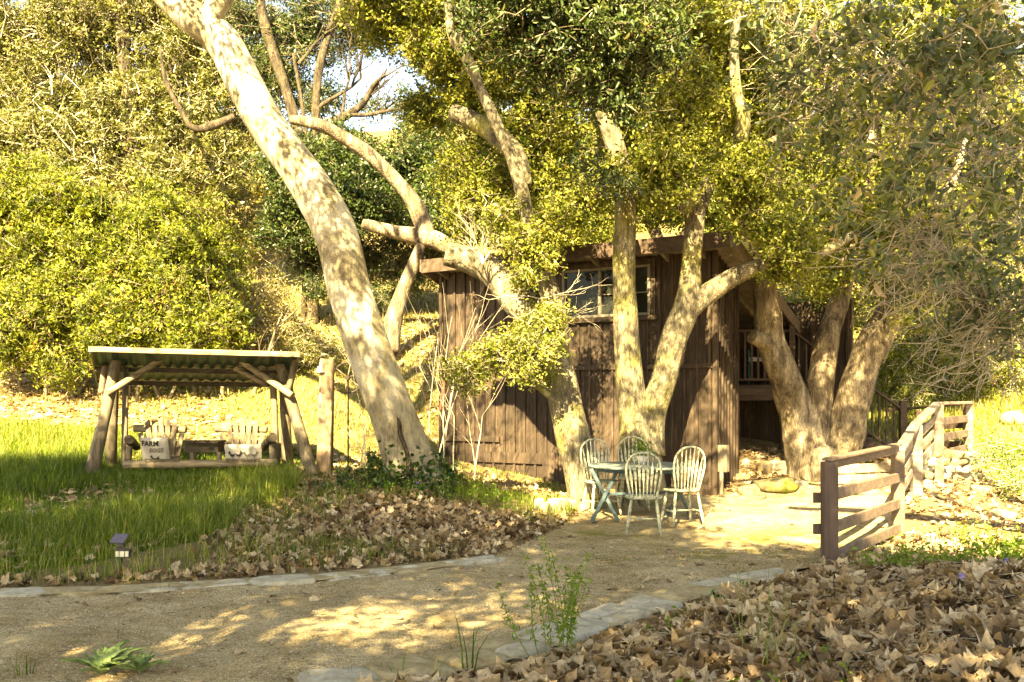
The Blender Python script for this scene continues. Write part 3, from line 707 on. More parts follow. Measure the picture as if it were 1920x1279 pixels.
# swing bench
sb = thing('swing_bench', P(380, 875, 14.9), 'double log swing seat with fan-slat backs and a middle console, hanging under the green roof', 'swing')
def chain(a, b, parent):
    mb = MB(); L = (b-a).length; n = int(L/.05); t = (b-a)/n
    for i in range(n):
        c = a+t*(i+.5); ax = Vector((1, 0, 0)) if i % 2 else Vector((0, 1, 0)); pts = []
        for k in range(7):
            an = 2*math.pi*k/6; pts.append(c + t.normalized()*math.cos(an)*.03 + ax*math.sin(an)*.015)
        mb.tube(pts, [.005]*7, 4, cap=False)
    return obj('chain', mb, M['iron'], parent)
chain(P(237, 676, 14.9), P(236, 692, 14.9), sb); chain(P(508, 682, 14.9), P(512, 700, 14.9), sb)
logb(P(236, 690, 14.9), P(233, 872, 14.9), .05, .05, 'log', 'hanging_post', 8, sb); logb(P(511, 700, 14.9), P(519, 872, 14.9), .05, .055, 'log', 'hanging_post', 8, sb)
logb(P(232, 872, 14.65), P(520, 868, 14.65), .065, .06, 'log_x', 'seat_rail', 10, sb); logb(P(235, 882, 15.15), P(520, 880, 15.15), .055, .055, 'log_x', 'seat_rail', 10, sb)
for cx, tp in ((304, 0), (456, 1)):
    for k in range(5):
        a = P(cx-26+k*13, 864, 14.58); b = P(cx-26+k*13, 856, 15.15)
        obj('seat_slat', MB().beam(a, b, .095, .03), M['log'], sb)
    bk = logb(P(cx-52, 803, 15.32), P(cx+45, 806, 15.3), .06, .05, 'log_x', 'backrest', 9, sb)
    for k in range(7):
        o_ = (k-3); lo = P(cx+o_*9, 862, 15.1); top = P(cx-2+o_*13, 780+abs(o_)*4+random.uniform(0, 5) if abs(o_) < 3 else 812, 15.25)
        obj('slat', MB().beam(lo, top, .078, .022, (0, 1, 0), .004), M['log'], bk)
logb(P(240, 862, 14.75), P(243, 835, 14.75), .055, .05, 'log', 'arm_post', 8, sb); logb(P(512, 862, 14.75), P(511, 828, 14.75), .055, .05, 'log', 'arm_post', 8, sb)
logb(P(242, 824, 14.55), P(256, 838, 15.2), .07, .06, 'dark_log', 'armrest', 10, sb); logb(P(511, 820, 14.55), P(494, 838, 15.2), .07, .06, 'dark_log', 'armrest', 10, sb)
cs = obj('console', MB().box(P(384, 838, 14.85), (.25, .17, .07)), M['dark_log'], sb)
for k in range(3): obj('lid_slat', MB().box(P(362+k*22, 828, 14.8), (.082, .2, .016)), M['dark_log'], cs)
for px in (361, 411): logb(P(px, 868, 14.7), P(px, 848, 14.7), .04, .038, 'log', 'console_post', 8, sb)
# cushions
def cushion(c, w, h, th, tilt, label, yaw=0):
    n = 18; R = Matrix.Rotation(yaw, 3, 'Z') @ Matrix.Rotation(tilt, 3, 'X'); V_ = []; Fs = []
    for s in (-1, 1):
        for j in range(n+1):
            for i in range(n+1):
                u = i/n*2-1; v = j/n*2-1; e = max(0, (1-u**4)*(1-v**4))**.5
                pin = 1-.06*(1-abs(u)**2) if abs(v) > .95 else 1
                V_.append(Vector((u*w/2*(1-.05*(1-v*v)*0), s*th/2*e*(1+.06*math.sin(u*5+v*3)), v*h/2*(1-.05*(1-u*u)*abs(v)))))
    m = (n+1)**2
    for j in range(n):
        for i in range(n):
            a = j*(n+1)+i; Fs.append((a, a+1, a+n+2, a+n+1)); Fs.append((m+a, m+a+n+1, m+a+n+2, m+a+1))
    root = thing('cushion', c, label, 'cushion')
    mb = MB().add([c + R @ v for v in V_], Fs, True); obj('cover', mb, M['cloth'], root)
    def put(u, v, off=.004):
        uu = u/(w/2); vv = v/(h/2); e = max(0, (1-uu**4)*(1-vv**4))**.5
        return c + R @ Vector((u, -th/2*e*(1+.06*math.sin(uu*5+vv*3)) - off*3, v))
    return root, put
def ink(root, put, polys, mat='print', name='print'):
    mb = MB()
    for pl in polys:
        n = len(pl); mb.add([put(u, v) for u, v in pl], [tuple(range(n))])
    return obj(name, mb, M[mat], root)
def glyphs(txt, size, x, y, put, root, mat='print', sx=1.0, slant=0):
    cu = bpy.data.curves.new('lettering', 'FONT'); cu.body = txt; cu.size = size; cu.shear = slant; cu.resolution_u = 3; cu.offset = .0035
    to = bpy.data.objects.new('tmp', cu); COL.objects.link(to); dg = bpy.context.evaluated_depsgraph_get()
    me = bpy.data.meshes.new_from_object(to.evaluated_get(dg)); bpy.data.objects.remove(to)
    mb = MB().add([put(x+v.co.x*sx, y+v.co.y) for v in me.vertices], [tuple(p.vertices) for p in me.polygons])
    return obj('lettering', mb, M[mat], root)
hen = [(-.075, .03), (-.06, .045), (-.05, .062), (-.04, .05), (-.03, .06), (-.035, .035), (-.02, .012), (.02, .005), (.05, .02), (.085, .05), (.08, .01), (.06, -.03), (.03, -.05), (.0, -.055), (-.035, -.04), (-.05, -.01), (-.055, .02)]
c1 = P(291, 844, 14.72)
r1, put1 = cushion(c1, .43, .40, .13, rad(14), 'square white cushion printed FARM EGGS with a hen on the left swing seat', rad(-6))
glyphs('FARM', .105, -.17, .085, put1, r1); glyphs('EGGS', .085, -.06, -.01, put1, r1, 'print_grey', slant=.3)
ink(r1, put1, [[(x*.9+.01, y*.9-.11) for x, y in hen], [(-.0, -.155), (.006, -.155), (.012, -.18), (.004, -.18)], [(.025, -.15), (.031, -.15), (.035, -.18), (.028, -.18)]])
c2 = P(456, 848, 14.72)
r2_, put2 = cushion(c2, .54, .25, .11, rad(14), 'oblong white cushion printed with ducks on the right swing seat')
duck = [(-.06, .01), (-.075, .02), (-.055, .03), (-.04, .045), (-.025, .035), (-.025, .01), (.0, -.005), (.035, .0), (.06, .015), (.04, -.03), (.0, -.045), (-.03, -.03), (-.04, -.005)]
for dx, s, mt_ in ((-.15, 1, 'print'), (-.05, -1, 'print'), (.07, 1, 'print_grey'), (.18, -1, 'print_grey')):
    ink(r2_, put2, [[(dx+s*x*.85, y-.01) for x, y in duck], [(dx-.004, -.05), (dx+.002, -.05), (dx+.004, -.085), (dx-.002, -.085)]], mt_)

# ------------------------------------------------------------------ bell post, wheel
bp = thing('bell_post', on(607, 14.6), 'pale split timber post between the swing and the white-barked tree', 'post')
obj('post', MB().beam(P(606, 900, 14.6), P(614, 673, 14.6), .2, .12, (0, 1, 0), .012), M['post_wood'], bp)
obj('split_board', MB().beam(P(621, 900, 14.75), P(624, 712, 14.75), .045, .05, (0, 1, 0)), M['log'], bp)
be = thing('bell', P(600, 690, 14.55), 'small pale metal bell with a blue cord hanging from the timber post', 'bell')
bc = P(600, 698, 14.55)
obj('bell_cup', MB().lathe(bc, [(.075, 0), (.07, .01), (.045, .04), (.036, .075), (.02, .09), (0, .092)], 16), M['bell'], be)
obj('bracket', MB().tube([bc+Vector((0, 0, .09)), bc+Vector((0, 0, .13)), bc+Vector((.04, .0, .155)), bc+Vector((.08, .03, .13))], [.008]*4, 6, res=4), M['bell'], be)
obj('cord', MB().tube([bc+Vector((0, 0, .02)), bc+Vector((.01, 0, -.15)), bc+Vector((.005, 0, -.3))], [.007, .01, .012], 6).tube([bc+Vector((.005, 0, -.3)), bc+Vector((.0, 0, -.52))], [.016, .018], 7), M['blue_cord'], be)
wcn = P(652, 708, 15.3)
wh = thing('wagon_wheel', wcn-Vector((0, 0, .3)), 'thin iron spoked wheel leaning behind the white-barked trunk', 'wheel')
obj('rim', MB().tube([wcn+Vector((.24*math.cos(a), .1*math.sin(a), .24*math.sin(a))) for a in np.linspace(0, 2*math.pi, 33)], [.01]*33, 6, cap=False), M['iron'], wh)
for k in range(6):
    a = k*math.pi/3+.4; obj('spoke', MB().tube([wcn, wcn+Vector((.24*math.cos(a), .1*math.sin(a), .24*math.sin(a)))], [.008, .008], 5), M['post_wood'], wh)
obj('hub', MB().tube([wcn+Vector((0, -.06, 0)), wcn+Vector((0, .06, 0))], [.035, .035], 10), M['iron'], wh)
obj('axle_stake', MB().tube([wcn+Vector((0, .04, 0)), Vector((wcn.x, wcn.y+.04, g1(wcn.x, wcn.y)-.05))], [.012, .012], 6), M['iron'], wh)

# ------------------------------------------------------------------ solar lamp
sl = G(229, 1078)
s_ = thing('solar_lamp', sl, 'black solar garden lamp with three lenses staked at the grass edge', 'lamp'); k = sl.y/F
R = Matrix.Rotation(rad(-12), 3, 'Z') @ Matrix.Rotation(rad(38), 3, 'X')
def zz(px, py): return P(px, py, sl.y)
obj('stake', MB().tube([sl+Vector((0, 0, -.03)), zz(228, 1046)], [.006, .009], 7), M['plastic'], s_)
obj('solar_panel', MB().box(zz(224, 1010), (.068, .055, .006), R), M['panel'], s_)
obj('neck', MB().box(zz(228, 1022), (.025, .02, .018)), M['plastic'], s_)
hd = obj('housing', MB().box(zz(231, 1036), (.062, .022, .04), Matrix.Rotation(rad(6), 3, 'Y')), M['plastic'], s_)
for px, w_ in ((222, .014), (231, .02), (240, .014)): obj('lens', MB().box(zz(px, 1038)+Vector((0, -.026, 0)), (w_, .006, .024)), M['led'], hd)
# ------------------------------------------------------------------ fences
fn = thing('rail_fence', on(1553, 9.5), 'brown painted three-rail fence starting with the square post by the path', 'fence')
a = on(1553, 9.5); b_ = on(1683, 12.0)
def post(parent, px, Y, ztop, w, mat, lab=None):
    c = on(px, Y); z = EYE-(ztop-HZ)*Y/F
    o = obj('post', MB().beam((c.x, c.y, c.z-.2), (c.x, c.y, z), w, w, (0, 1, 0), .008), M[mat], parent)
    if lab: o['label'] = lab
    return Vector((c.x, c.y, z))
t1 = post(fn, 1555, 9.5, 866, .135, 'post_paint', 'dark square end post'); t2 = post(fn, 1683, 12, 847, .13, 'fence_wood')
obj('top_rail', MB().beam(t1+Vector((.0, .07, -.03)), t2+Vector((0, 0, .03)), .04, .1).beam(t1+Vector((0, .05, .02)), t2+Vector((0, 0, .085)), .11, .03), M['fence_wood'], fn)
for z0, z1 in ((.69, .67), (.37, .36), (.09, .06)):
    obj('rail', MB().beam(Vector((t1.x+.03, t1.y+.04, z0)), Vector((t2.x, t2.y-.05, z1)), .04, .115), M['fence_wood'], fn)
for z0 in (.66, .36):
    obj('rail_end', MB().beam(Vector((t1.x-.13, t1.y+.07, z0)), Vector((t1.x+.02, t1.y+.07, z0)), .04, .1), M['post_paint'], fn)
f2 = thing('rail_fence', on(1757, 15), 'sunlit grey board fence climbing behind the painted fence to the far square bay', 'fence')
t3 = post(f2, 1718, 13.6, 797, .13, 'grey_rail'); t4 = post(f2, 1758, 15, 759, .14, 'grey_rail'); t5 = post(f2, 1815, 17, 757, .13, 'grey_rail'); t6 = post(f2, 1722, 19, 770, .12, 'deck_wood')
t2b = t2+Vector((.06, .1, 0))
for (p, q, dz) in ((t2b, t3, 0), (t3, t4, 0)):
    obj('top_rail', MB().beam(p+Vector((0, 0, .02)), q+Vector((0, 0, .02)), .13, .045), M['grey_rail'], f2)
    for d in (.22, .42, .62): obj('rail', MB().beam(p+Vector((-.05, 0, -d)), q+Vector((-.05, 0, -d)), .035, .12), M['grey_rail'], f2)
obj('top_rail', MB().beam(t4+Vector((0, 0, .02)), t5+Vector((.05, 0, .02)), .1, .045), M['grey_rail'], f2)
for d in (.25, .5, .75): obj('rail', MB().beam(t4+Vector((.03, .02, -d)), t5+Vector((0, 0, -d)), .035, .12), M['fence_wood'], f2)
obj('top_rail', MB().beam(t5+Vector((0, 0, .0)), t6+Vector((-.5, .3, 0)), .09, .045), M['deck_wood'], f2)
for d in (.35, .7): obj('rail', MB().beam(t5+Vector((0, .04, -d)), t6+Vector((-.5, .3, -d)), .035, .13), M['deck_wood'], f2)
f3 = thing('low_board_fence', on(1615, 13.9), 'low pale board fence seen through the rails of the painted fence', 'fence')
for px in (1574, 1668): post(f3, px, 13.9, 862, .09, 'grey_rail')
for py in (880, 900, 920): obj('rail', MB().beam(P(1562, py, 13.84), P(1672, py-4, 13.84), .035, .125), M['white_paint'] if 0 else M['grey_rail'], f3)
# ------------------------------------------------------------------ stones
def rock(mb, c, r, seed, flat=.6, sub=2):
    rs_ = np.random.default_rng(seed); n1, n2 = 9, 6; vs_ = []; ph = rs_.uniform(0, 6, 8)
    R3 = Matrix.Rotation(rs_.uniform(0, 6), 3, 'Z')
    for j in range(n2+1):
        th = math.pi*j/n2
        for i in range(n1):
            a = 2*math.pi*i/n1; d = Vector((math.sin(th)*math.cos(a), math.sin(th)*math.sin(a), math.cos(th)))
            k = 1+.16*math.sin(3*d.x+ph[0])+.14*math.sin(4*d.y+ph[1])+.12*math.sin(5*d.z+ph[2]+2*d.x)+rs_.uniform(-.05, .05)*(0 < j < n2)
            d2 = Vector([math.copysign(abs(q)**.75, q) for q in d])
            vs_.append(Vector(c) + R3 @ Vector((d2.x*r[0]*k, d2.y*r[1]*k, d2.z*r[2]*k)))
    mb.add(vs_, [(j*n1+i, (j+1)*n1+i, (j+1)*n1+(i+1) % n1, j*n1+(i+1) % n1) for j in range(n2) for i in range(n1)], True)
    return mb
def slab(c, L, Wd, ang, h, seed):
    rs_ = np.random.default_rng(seed); n = 18; R3 = Matrix.Rotation(ang, 3, 'Z'); rings = []
    ph = rs_.uniform(0, 6, 4)
    rad_ = []
    for i in range(n):
        a = 2*math.pi*i/n; ca, sa = math.cos(a), math.sin(a)
        k = 1+.06*math.sin(2*a+ph[0])+.06*math.sin(3*a+ph[1])+rs_.uniform(-.07, .05)
        rad_.append((math.copysign(abs(ca)**.42, ca)*L/2*k, math.copysign(abs(sa)**.45, sa)*Wd/2*k))
    vs_ = []
    for f_, z in ((1.03, -.06), (1.0, h*.45), (.93, h*.9), (.7, h), (.35, h*1.02)):
        for x, y in rad_:
            p = R3 @ Vector((x*f_, y*f_, 0)); wx, wy = c.x+p.x, c.y+p.y
            vs_.append(Vector((wx, wy, c.z+z+.012*math.sin(wx*13+ph[2])*math.sin(wy*11+ph[3])*(z > 0))))
    m = 5; mb = MB().add(vs_, [(j*n+i, j*n+(i+1) % n, (j+1)*n+(i+1) % n, (j+1)*n+i) for j in range(m-1) for i in range(n)] + [tuple((m-1)*n+i for i in range(n))], True)
    return mb
def edging(pts, label, wid, Lr, seed, h=.05):
    root = thing('stone_edging', pts[len(pts)//2], label, 'edging'); rs_ = random.Random(seed)
    # arc walk
    seg = [(pts[i+1]-pts[i]).length for i in range(len(pts)-1)]; tot = sum(seg)
    def at(s):
        for i, l in enumerate(seg):
            if s <= l: return pts[i].lerp(pts[i+1], s/l), math.atan2(pts[i+1].y-pts[i].y, pts[i+1].x-pts[i].x)
            s -= l
        return pts[-1], math.atan2(pts[-1].y-pts[-2].y, pts[-1].x-pts[-2].x)
    s = 0
    while s < tot:
        L = rs_.uniform(*Lr); c, an = at(s+L/2); w = wid*rs_.uniform(.8, 1.15)
        rows = 1 if rs_.random() < .65 else 2
        for r_ in range(rows):
            off = 0 if rows == 1 else (r_-.5)*w*.52
            cc = Vector((c.x-math.sin(an)*off, c.y+math.cos(an)*off, 0)); cc.z = g1(cc.x, cc.y)-.012
            obj('stone', slab(cc, L*1.0, w/rows*.98, an+rs_.uniform(-.08, .08), h*rs_.uniform(.7, 1.2), rs_.randint(0, 9999)), M[rs_.choice(['pale_stone', 'pale_stone', 'pale_stone', 'buff_stone', 'pale_stone', 'buff_stone'] + (['dark_stone'] if wid < .3 else []))], root)
        s += L*.985
    mb = MB(); vs_ = []; n = 60
    for i in range(n+1):
        c, an = at(tot*i/n)
        for o_ in (-.45, .45):
            q = Vector((c.x-math.sin(an)*wid*o_, c.y+math.cos(an)*wid*o_, 0)); q.z = g1(q.x, q.y)+.018; vs_.append(q)
    mb.add(vs_, [(2*i, 2*i+2, 2*i+3, 2*i+1) for i in range(n)]); obj('mortar', mb, M['buff_stone'], root)
edging(edgeL, 'narrow flat stone edging between the gravel path and the long grass', .3, (.25, .6), 3, .035)
edging(edgeR, 'broad pale stone edging between the gravel path and the heap of dry leaves', .46, (.35, .8), 8, .055)
e3 = [G(x, y) for x, y in ((1012, 958), (1040, 955), (1080, 952), (1100, 955))]
edging(e3, 'row of small pale stones left of the leaning tree foot', .2, (.1, .18), 12, .14)
def rocks(name, label, cat, items, group=None):
    for i, (px, py, Y, rpx, mt, lb) in enumerate(items):
        r = rpx*Y/F; c = on(px, Y, r*.2); o = obj('rock', rock(MB(), c, (r, r*.8, r*(.3 if mt == 'moss_stone' else .6)), i*7+3), M[mt]); tag(o, lb, 'rock')
rocks('rock', '', '', [
 (1433, 843, 15.9, 20, 'buff_stone', 'smooth buff boulder under the deck, left of its twin'), (1462, 842, 15.9, 22, 'pale_stone', 'pale boulder under the deck touching the trunk'),
 (1398, 838, 16.2, 13, 'pale_stone', 'small white rock at the cabin corner under the deck'), (1485, 868, 15.2, 12, 'buff_stone', 'small buff rock at the foot of the three-stemmed oak'),
 (1500, 882, 15.0, 13, 'dark_stone', 'dark rock at the foot of the three-stemmed oak'), (1452, 888, 14.9, 42, 'moss_stone', 'wide mossy boulder in front of the three-stemmed oak'),
 (1400, 896, 14.9, 20, 'buff_stone', 'rounded buff rock left of the mossy boulder'), (1895, 830, 18.5, 26, 'buff_stone', 'big pale sunlit boulder beyond the far fence'),
 (1845, 905, 14.5, 22, 'buff_stone', 'buff rock on the bank below the stone wall'), (1880, 940, 13.0, 26, 'buff_stone', 'buff rock low on the creek bank'), (1845, 985, 12, 16, 'moss_stone', 'small mossy rock on the creek bank')])
sw = thing('dry_stone_wall', on(1770, 14.9), 'low wall of pale stacked stones under the far fence bay', 'wall')
rs_ = random.Random(4)
for rw in range(5):
    x = 1702+rs_.uniform(0, 8)
    while x < 1826:
        w = rs_.uniform(13, 26); Yc = 14.4+(x-1702)/124*1.9; c = P(x+w/2, 906-rw*13.5, Yc)
        mb = rock(MB(), c, (w*.55*Yc/F, .16, 7.8*Yc/F), rs_.randint(0, 999)); obj('stone', mb, M[rs_.choice(['pale_stone', 'buff_stone', 'pale_stone'])], sw); x += w
# ------------------------------------------------------------------ trees
def tree(name, px, Y, label, cat='tree', group=None): return thing(name, on(px, Y), label, cat, group)
syc = tree('sycamore_tree', 775, 13.5, 'white-barked sycamore leaning across the picture with a long black crack at its foot')
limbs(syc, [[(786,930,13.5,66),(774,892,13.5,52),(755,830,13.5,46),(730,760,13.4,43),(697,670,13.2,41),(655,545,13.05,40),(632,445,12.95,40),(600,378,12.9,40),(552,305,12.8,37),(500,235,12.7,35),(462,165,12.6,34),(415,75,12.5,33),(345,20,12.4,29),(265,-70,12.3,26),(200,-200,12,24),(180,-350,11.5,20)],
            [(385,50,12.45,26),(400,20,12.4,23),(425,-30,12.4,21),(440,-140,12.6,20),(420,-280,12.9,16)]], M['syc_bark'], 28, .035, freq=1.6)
# crack: a dark bark seam set into the trunk's near side
cr = MB(); pts = []
for px, py in ((728,737),(736,756),(741,772),(748,792),(750,812),(757,832),(763,850),(768,872),(770,893)):
    Yc = 13.5 - .1; q = P(px, py, Yc); pts.append(q)
cr_pts = []
for (px, py), R_ in zip(((728,737),(736,756),(741,772),(748,792),(750,812),(757,832),(763,850),(768,872),(770,893)), (.31,.315,.32,.325,.33,.335,.345,.36,.37)):
    # centre line px at this height
    cxl = np.interp(py, [670, 760, 830, 892, 930], [697, 730, 755, 774, 786]); R_ = float(np.interp(py, [670, 760, 830, 892, 930], [41, 43, 46, 52, 66]))*13.45/F*.98; off = (px-cxl)*13.4/F; cr_pts.append(P(px, py, 13.47-math.sqrt(max(.01, R_**2-off**2))-.0))
cr.tube(cr_pts, [.008,.02,.026,.03,.034,.04,.036,.045,.05], 7, .25, res=4, flat=1)
obj('crack', cr, M['dark_bark'], syc)
up = P(265,-70,12.3); u2 = P(180,-350,11.5); u3 = P(420,-280,12.9)
branches(syc, [(up, (-.6,-.3,.8), 2.6, .2), (u2, (-.4,-.6,.8), 2.8, .2), (u2, (.5,-.2,.9), 2.6, .18), (u3, (.7,-.2,.8), 2.8, .2), (u3, (.2,.2,1), 2.4, .16), (P(440,-140,12.6), (.9,-.1,.5), 2.8, .16), (u3, (.9, -.7, .6), 2.6, .15)], M['syc_bark'], 3, depth=3)
o1 = tree('oak_tree', 1100, 14, 'grey-barked oak leaning left over the cabin front, with a sawn stub')
limbs(o1, [[(1112,985,14,42),(1100,940,14,36),(1085,860,14,33),(1062,770,14,31),(1046,690,14.1,30),(1018,620,14.2,32),(968,560,14.3,31),(925,512,14.4,27),(880,488,14.5,25),(836,476,14.5,22)],
           [(1040,680,14.1,24),(1045,610,14,21),(1028,540,13.9,19),(1005,470,13.8,18),(988,400,13.8,14),(965,310,13.6,12),(925,220,13.5,11),(890,140,13.5,9),(860,60,13.5,7)],
           [(985,350,14,13),(968,290,14.1,17),(925,250,14.3,20),(885,225,14.5,18),(848,210,14.6,16)],
           [(900,160,13.5,9),(870,105,13.5,9),(845,60,13.5,8),(840,-40,13.5,7)], [(1060,770,14,9),(1000,720,13.7,5),(930,700,13.5,3)]], M['oak_bark'], 18, .06)
crown(o1, [(700,30,15,55,.8),(850,110,15,60,.7),(830,40,14.5,70,.8),(745,-20,15,80,.8),(930,90,14.5,90,.8),(870,190,15,40,.6),(1000,250,15,70,.7),(930,360,15,70,.7),(985,430,15.2,52,.6),(890,420,15.3,42,.5),(1050,400,15,40,.5),(880,330,15.6,55,.6),(800,210,16,36,.5),(790,90,15.5,34,.5),(1030,150,15,80,.7),
            (1000,470,13.5,35,.3),(1040,410,13.4,36,.3)], 120, 40, .06, .17, M['oak_leaf'], twigs=.6)
crown(o1, [(985,640,13.4,30,.3),(1035,600,13.4,24,.3),(940,660,13.4,30,.3),(880,700,13.4,30,.25),(1000,700,13.4,24,.3),(1020,650,13.2,30,.3),(850,690,13.3,18,.2),(975,440,13.5,24,.3),(985,515,13.3,20,.3),(930,390,13.6,28,.3)], 260, 26, .055, .13, M['oak_leaf'], twigs=1, gap=.3, name='leaves', tmat='dead_twig', twr=.004)
o2 = tree('oak_tree', 1205, 14.3, 'forked oak whose two stems rise behind the garden table, its right stem branching again')
limbs(o2, [[(1207,985,14.4,62),(1204,930,14.3,46),(1200,860,14.3,41),(1192,790,14.3,33),(1182,730,14.25,27),(1176,650,14.2,24),(1170,520,14.1,22),(1172,400,14,20),(1160,300,13.9,19),(1130,200,13.8,18),(1108,100,13.7,16),(1095,-20,13.6,13),(1080,-120,13.5,10)],
           [(1212,850,14.3,36),(1222,780,14.3,27),(1243,715,14.2,23),(1264,635,14.1,25),(1288,572,14,26),(1296,500,14,18),(1303,410,13.9,18),(1305,382,13.9,24),(1330,345,13.9,14),(1375,295,13.8,14),(1394,225,13.7,13),(1380,165,13.7,10),(1378,60,13.7,8),(1400,-40,13.7,6)],
           [(1284,585,14,22),(1335,545,14,19),(1395,510,13.9,16),(1455,492,13.8,13),(1530,478,13.8,10),(1600,440,13.8,7)],
           [(1385,290,13.8,9),(1430,275,13.8,8),(1480,240,13.8,4),(1520,200,13.8,2)], [(1305,385,13.9,19),(1275,378,13.5,17)]], M['oak_bark'], 18, .05)
crown(o2, [(1090,330,15,70,.7),(1210,300,15.3,90,.8),(1330,200,15.3,90,.8),(1260,60,15,100,.8),(1420,380,15.6,70,.6),(1400,60,15,80,.8),(1450,210,15.4,70,.7),(1425,400,13.3,42,.4),(1480,480,13.5,45,.5),(1390,320,13.2,46,.4),(1240,320,13.2,52,.4),(1140,340,13.2,36,.3),(1180,150,15,80,.7),(1510,420,14.8,60,.6),(1270,180,13.2,60,.4)], 125, 40, .06, .17, M['oak_leaf'], twigs=.5)
def dapple_crown(parent, blobs, dens, per=46, leaf=.07):  # unseen leaf clumps added above the frame to dapple cabin and trunk
    C = []
    for bx, by, bz, r in blobs:
        bx += .8; n = int(dens*r*r); d = rng.normal(size=(n, 3))*.5; C.append(np.array([bx, by, bz])+d*np.array([r, r, r*.6]))
    C = np.concatenate(C); C = C[n3(C, 5.5, 5) > .3]; C = C[C[:, 2] > 1.75+.42*C[:, 1]]; n = len(C); L = np.repeat(C, per, 0)+rng.normal(size=(n*per, 3))*.12
    V, Fc, m = leaf_geo(L, leaf, .5, .6); npobj('dapple_crown', V, Fc, M['oak_leaf'], parent, tone=rng.random(n*per))
dapple_crown(o1, [(-2.2,10.5,8.2,1.3),(-.8,9.6,7.6,1.2),(0,11.5,8.2,1.2),(-3,12,9,1.2),(-1.5,12.6,8.8,1.2),(-4.6,8.8,6.6,1.0),(-3.4,9.2,6.9,.9),(-5.4,9.6,7.6,1.0),(-4.2,10.2,8.2,.9)], 110)
dapple_crown(o2, [(1.2,10.2,7.8,1.3),(2.6,11.2,7.6,1.2),(3.4,9.6,7.2,1.1),(1.5,12.4,8.6,1.3),(0.3,8.8,7.4,1.0),(2.2,8.6,7.0,.9),(4.2,11.6,8.2,1.2)], 120)
def dapple_spray(parent, blobs, dens):  # finer unseen leaf sprays, added overhead to speckle what stands below with shade
    C = []
    for bx, by, bz, r in blobs:
        bx += .8; n = int(dens*r*r); d = rng.normal(size=(n, 3))*.55; C.append(np.array([bx, by, bz])+d*np.array([r, r, r*.6]))
    C = np.concatenate(C); C = C[C[:, 2] > 1.75+.42*C[:, 1]]; n = len(C); L = np.repeat(C, 16, 0)+rng.normal(size=(n*16, 3))*.075
    V, Fc, m = leaf_geo(L, .075, .55, .6); npobj('leaves', V, Fc, M['oak_leaf'], parent, tone=rng.random(n*16))
dapple_spray(syc, [(-4.1,8.2,6.6,1.1),(-4.0,9.3,7.2,1.1),(-4.6,9.9,8.2,1.1),(-4.6,7.0,6.6,1.1),(-5.2,10.6,9.2,1.1)], 72)
dapple_spray(o2, [(1.0,7.2,6.6,1.2),(2.3,8.0,6.8,1.2),(3.6,8.4,6.8,1.2),(-.4,7.4,6.6,1.1),(3.2,7.0,6.4,1.1),(.2,7.6,7.0,1.1),(-.6,8.6,7.2,1.1),(.7,8.6,7.5,1.0)], 66)
# knot
kn = P(1306, 396, 13.58); obj('knot_hole', MB().tube([kn, kn+Vector((0, .12, 0))], [.055, .03], 12, .1), M['dark_bark'], o2)
o3 = tree('oak_tree', 1520, 15.7, 'old oak with three thick stems beside the deck, banded by fence shadows')
limbs(o3, [[(1522,925,15.7,60),(1518,880,15.7,46),(1507,820,15.7,38),(1489,755,15.7,32),(1464,690,15.6,29),(1444,630,15.6,26),(1436,560,15.5,23),(1432,480,15.5,21),(1436,380,15.4,24),(1460,250,15.3,15),(1480,80,15.2,12),(1490,-50,15.2,9)],
           [(1448,650,15.6,20),(1428,640,15.4,16),(1410,630,15.3,13)],
           [(1526,870,15.7,36),(1530,780,15.7,27),(1541,700,15.7,24),(1550,640,15.7,23),(1566,590,15.8,19),(1590,500,15.9,16),(1625,380,16,12),(1640,230,16,9),(1690,100,16,6),(1700,0,16,4)],
           [(1564,920,15.8,46),(1578,860,15.7,34),(1592,785,15.6,32),(1612,705,15.5,31),(1640,640,15.4,30),(1678,575,15.3,25),(1715,500,15.2,20),(1755,410,15.1,15),(1790,330,15,9),(1815,250,15,3)],
           [(1515,905,15.4,20),(1540,860,15.45,32),(1565,900,15.5,20)]], M['old_bark'], 20, .09, freq=4)
crown(o3, [(1480,300,16.5,70,.8),(1560,400,17,80,.8),(1640,330,16.5,90,.8),(1720,420,17,80,.8),(1820,330,17,90,.8),(1560,510,17,50,.6),(1660,490,17,60,.6),(1800,480,17,70,.6),(1880,420,17,70,.6),(1560,200,16.5,90),(1690,180,16.5,90),(1820,150,16.5,90),(1500,60,16,90),(1640,40,16,90),(1780,30,16,90),(1900,240,17,70),(1700,470,14.5,40,.4),(1600,440,14.5,45,.4),(1670,390,14.5,50,.4),(1770,430,14.5,50,.4),(1550,520,14.6,26,.3),(1740,540,14.4,34,.3),(1450,430,14.6,34,.3),(1790,500,14.6,34,.3),(1720,590,14.4,24,.3)], 75, 44, .065, .24, M['oak_leaf'], twigs=.3)
dapple_spray(o3, [(2.0,9.4,7.3,1.2),(3.3,9.6,7.3,1.3),(2.8,8.2,7,1.1),(4.4,9.8,7.4,1.2)], 85)
o7 = tree('oak_tree', 1240, 23, 'yellow-green oak crown showing just above the cabin roof')
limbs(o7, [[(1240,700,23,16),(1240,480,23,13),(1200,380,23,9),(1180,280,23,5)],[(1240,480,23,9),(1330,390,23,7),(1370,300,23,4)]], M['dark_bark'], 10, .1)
crown(o7, [(1080,400,23,60),(1160,370,23,60),(1250,380,23,60),(1340,370,23,60),(1420,420,23,60),(1210,300,23.5,70),(1330,280,23.5,70),(1030,330,24,60),(1480,480,22.5,45)], 120, 40, .085, .25, M['oak_leaf'], twigs=.4, tone=(0,.85))
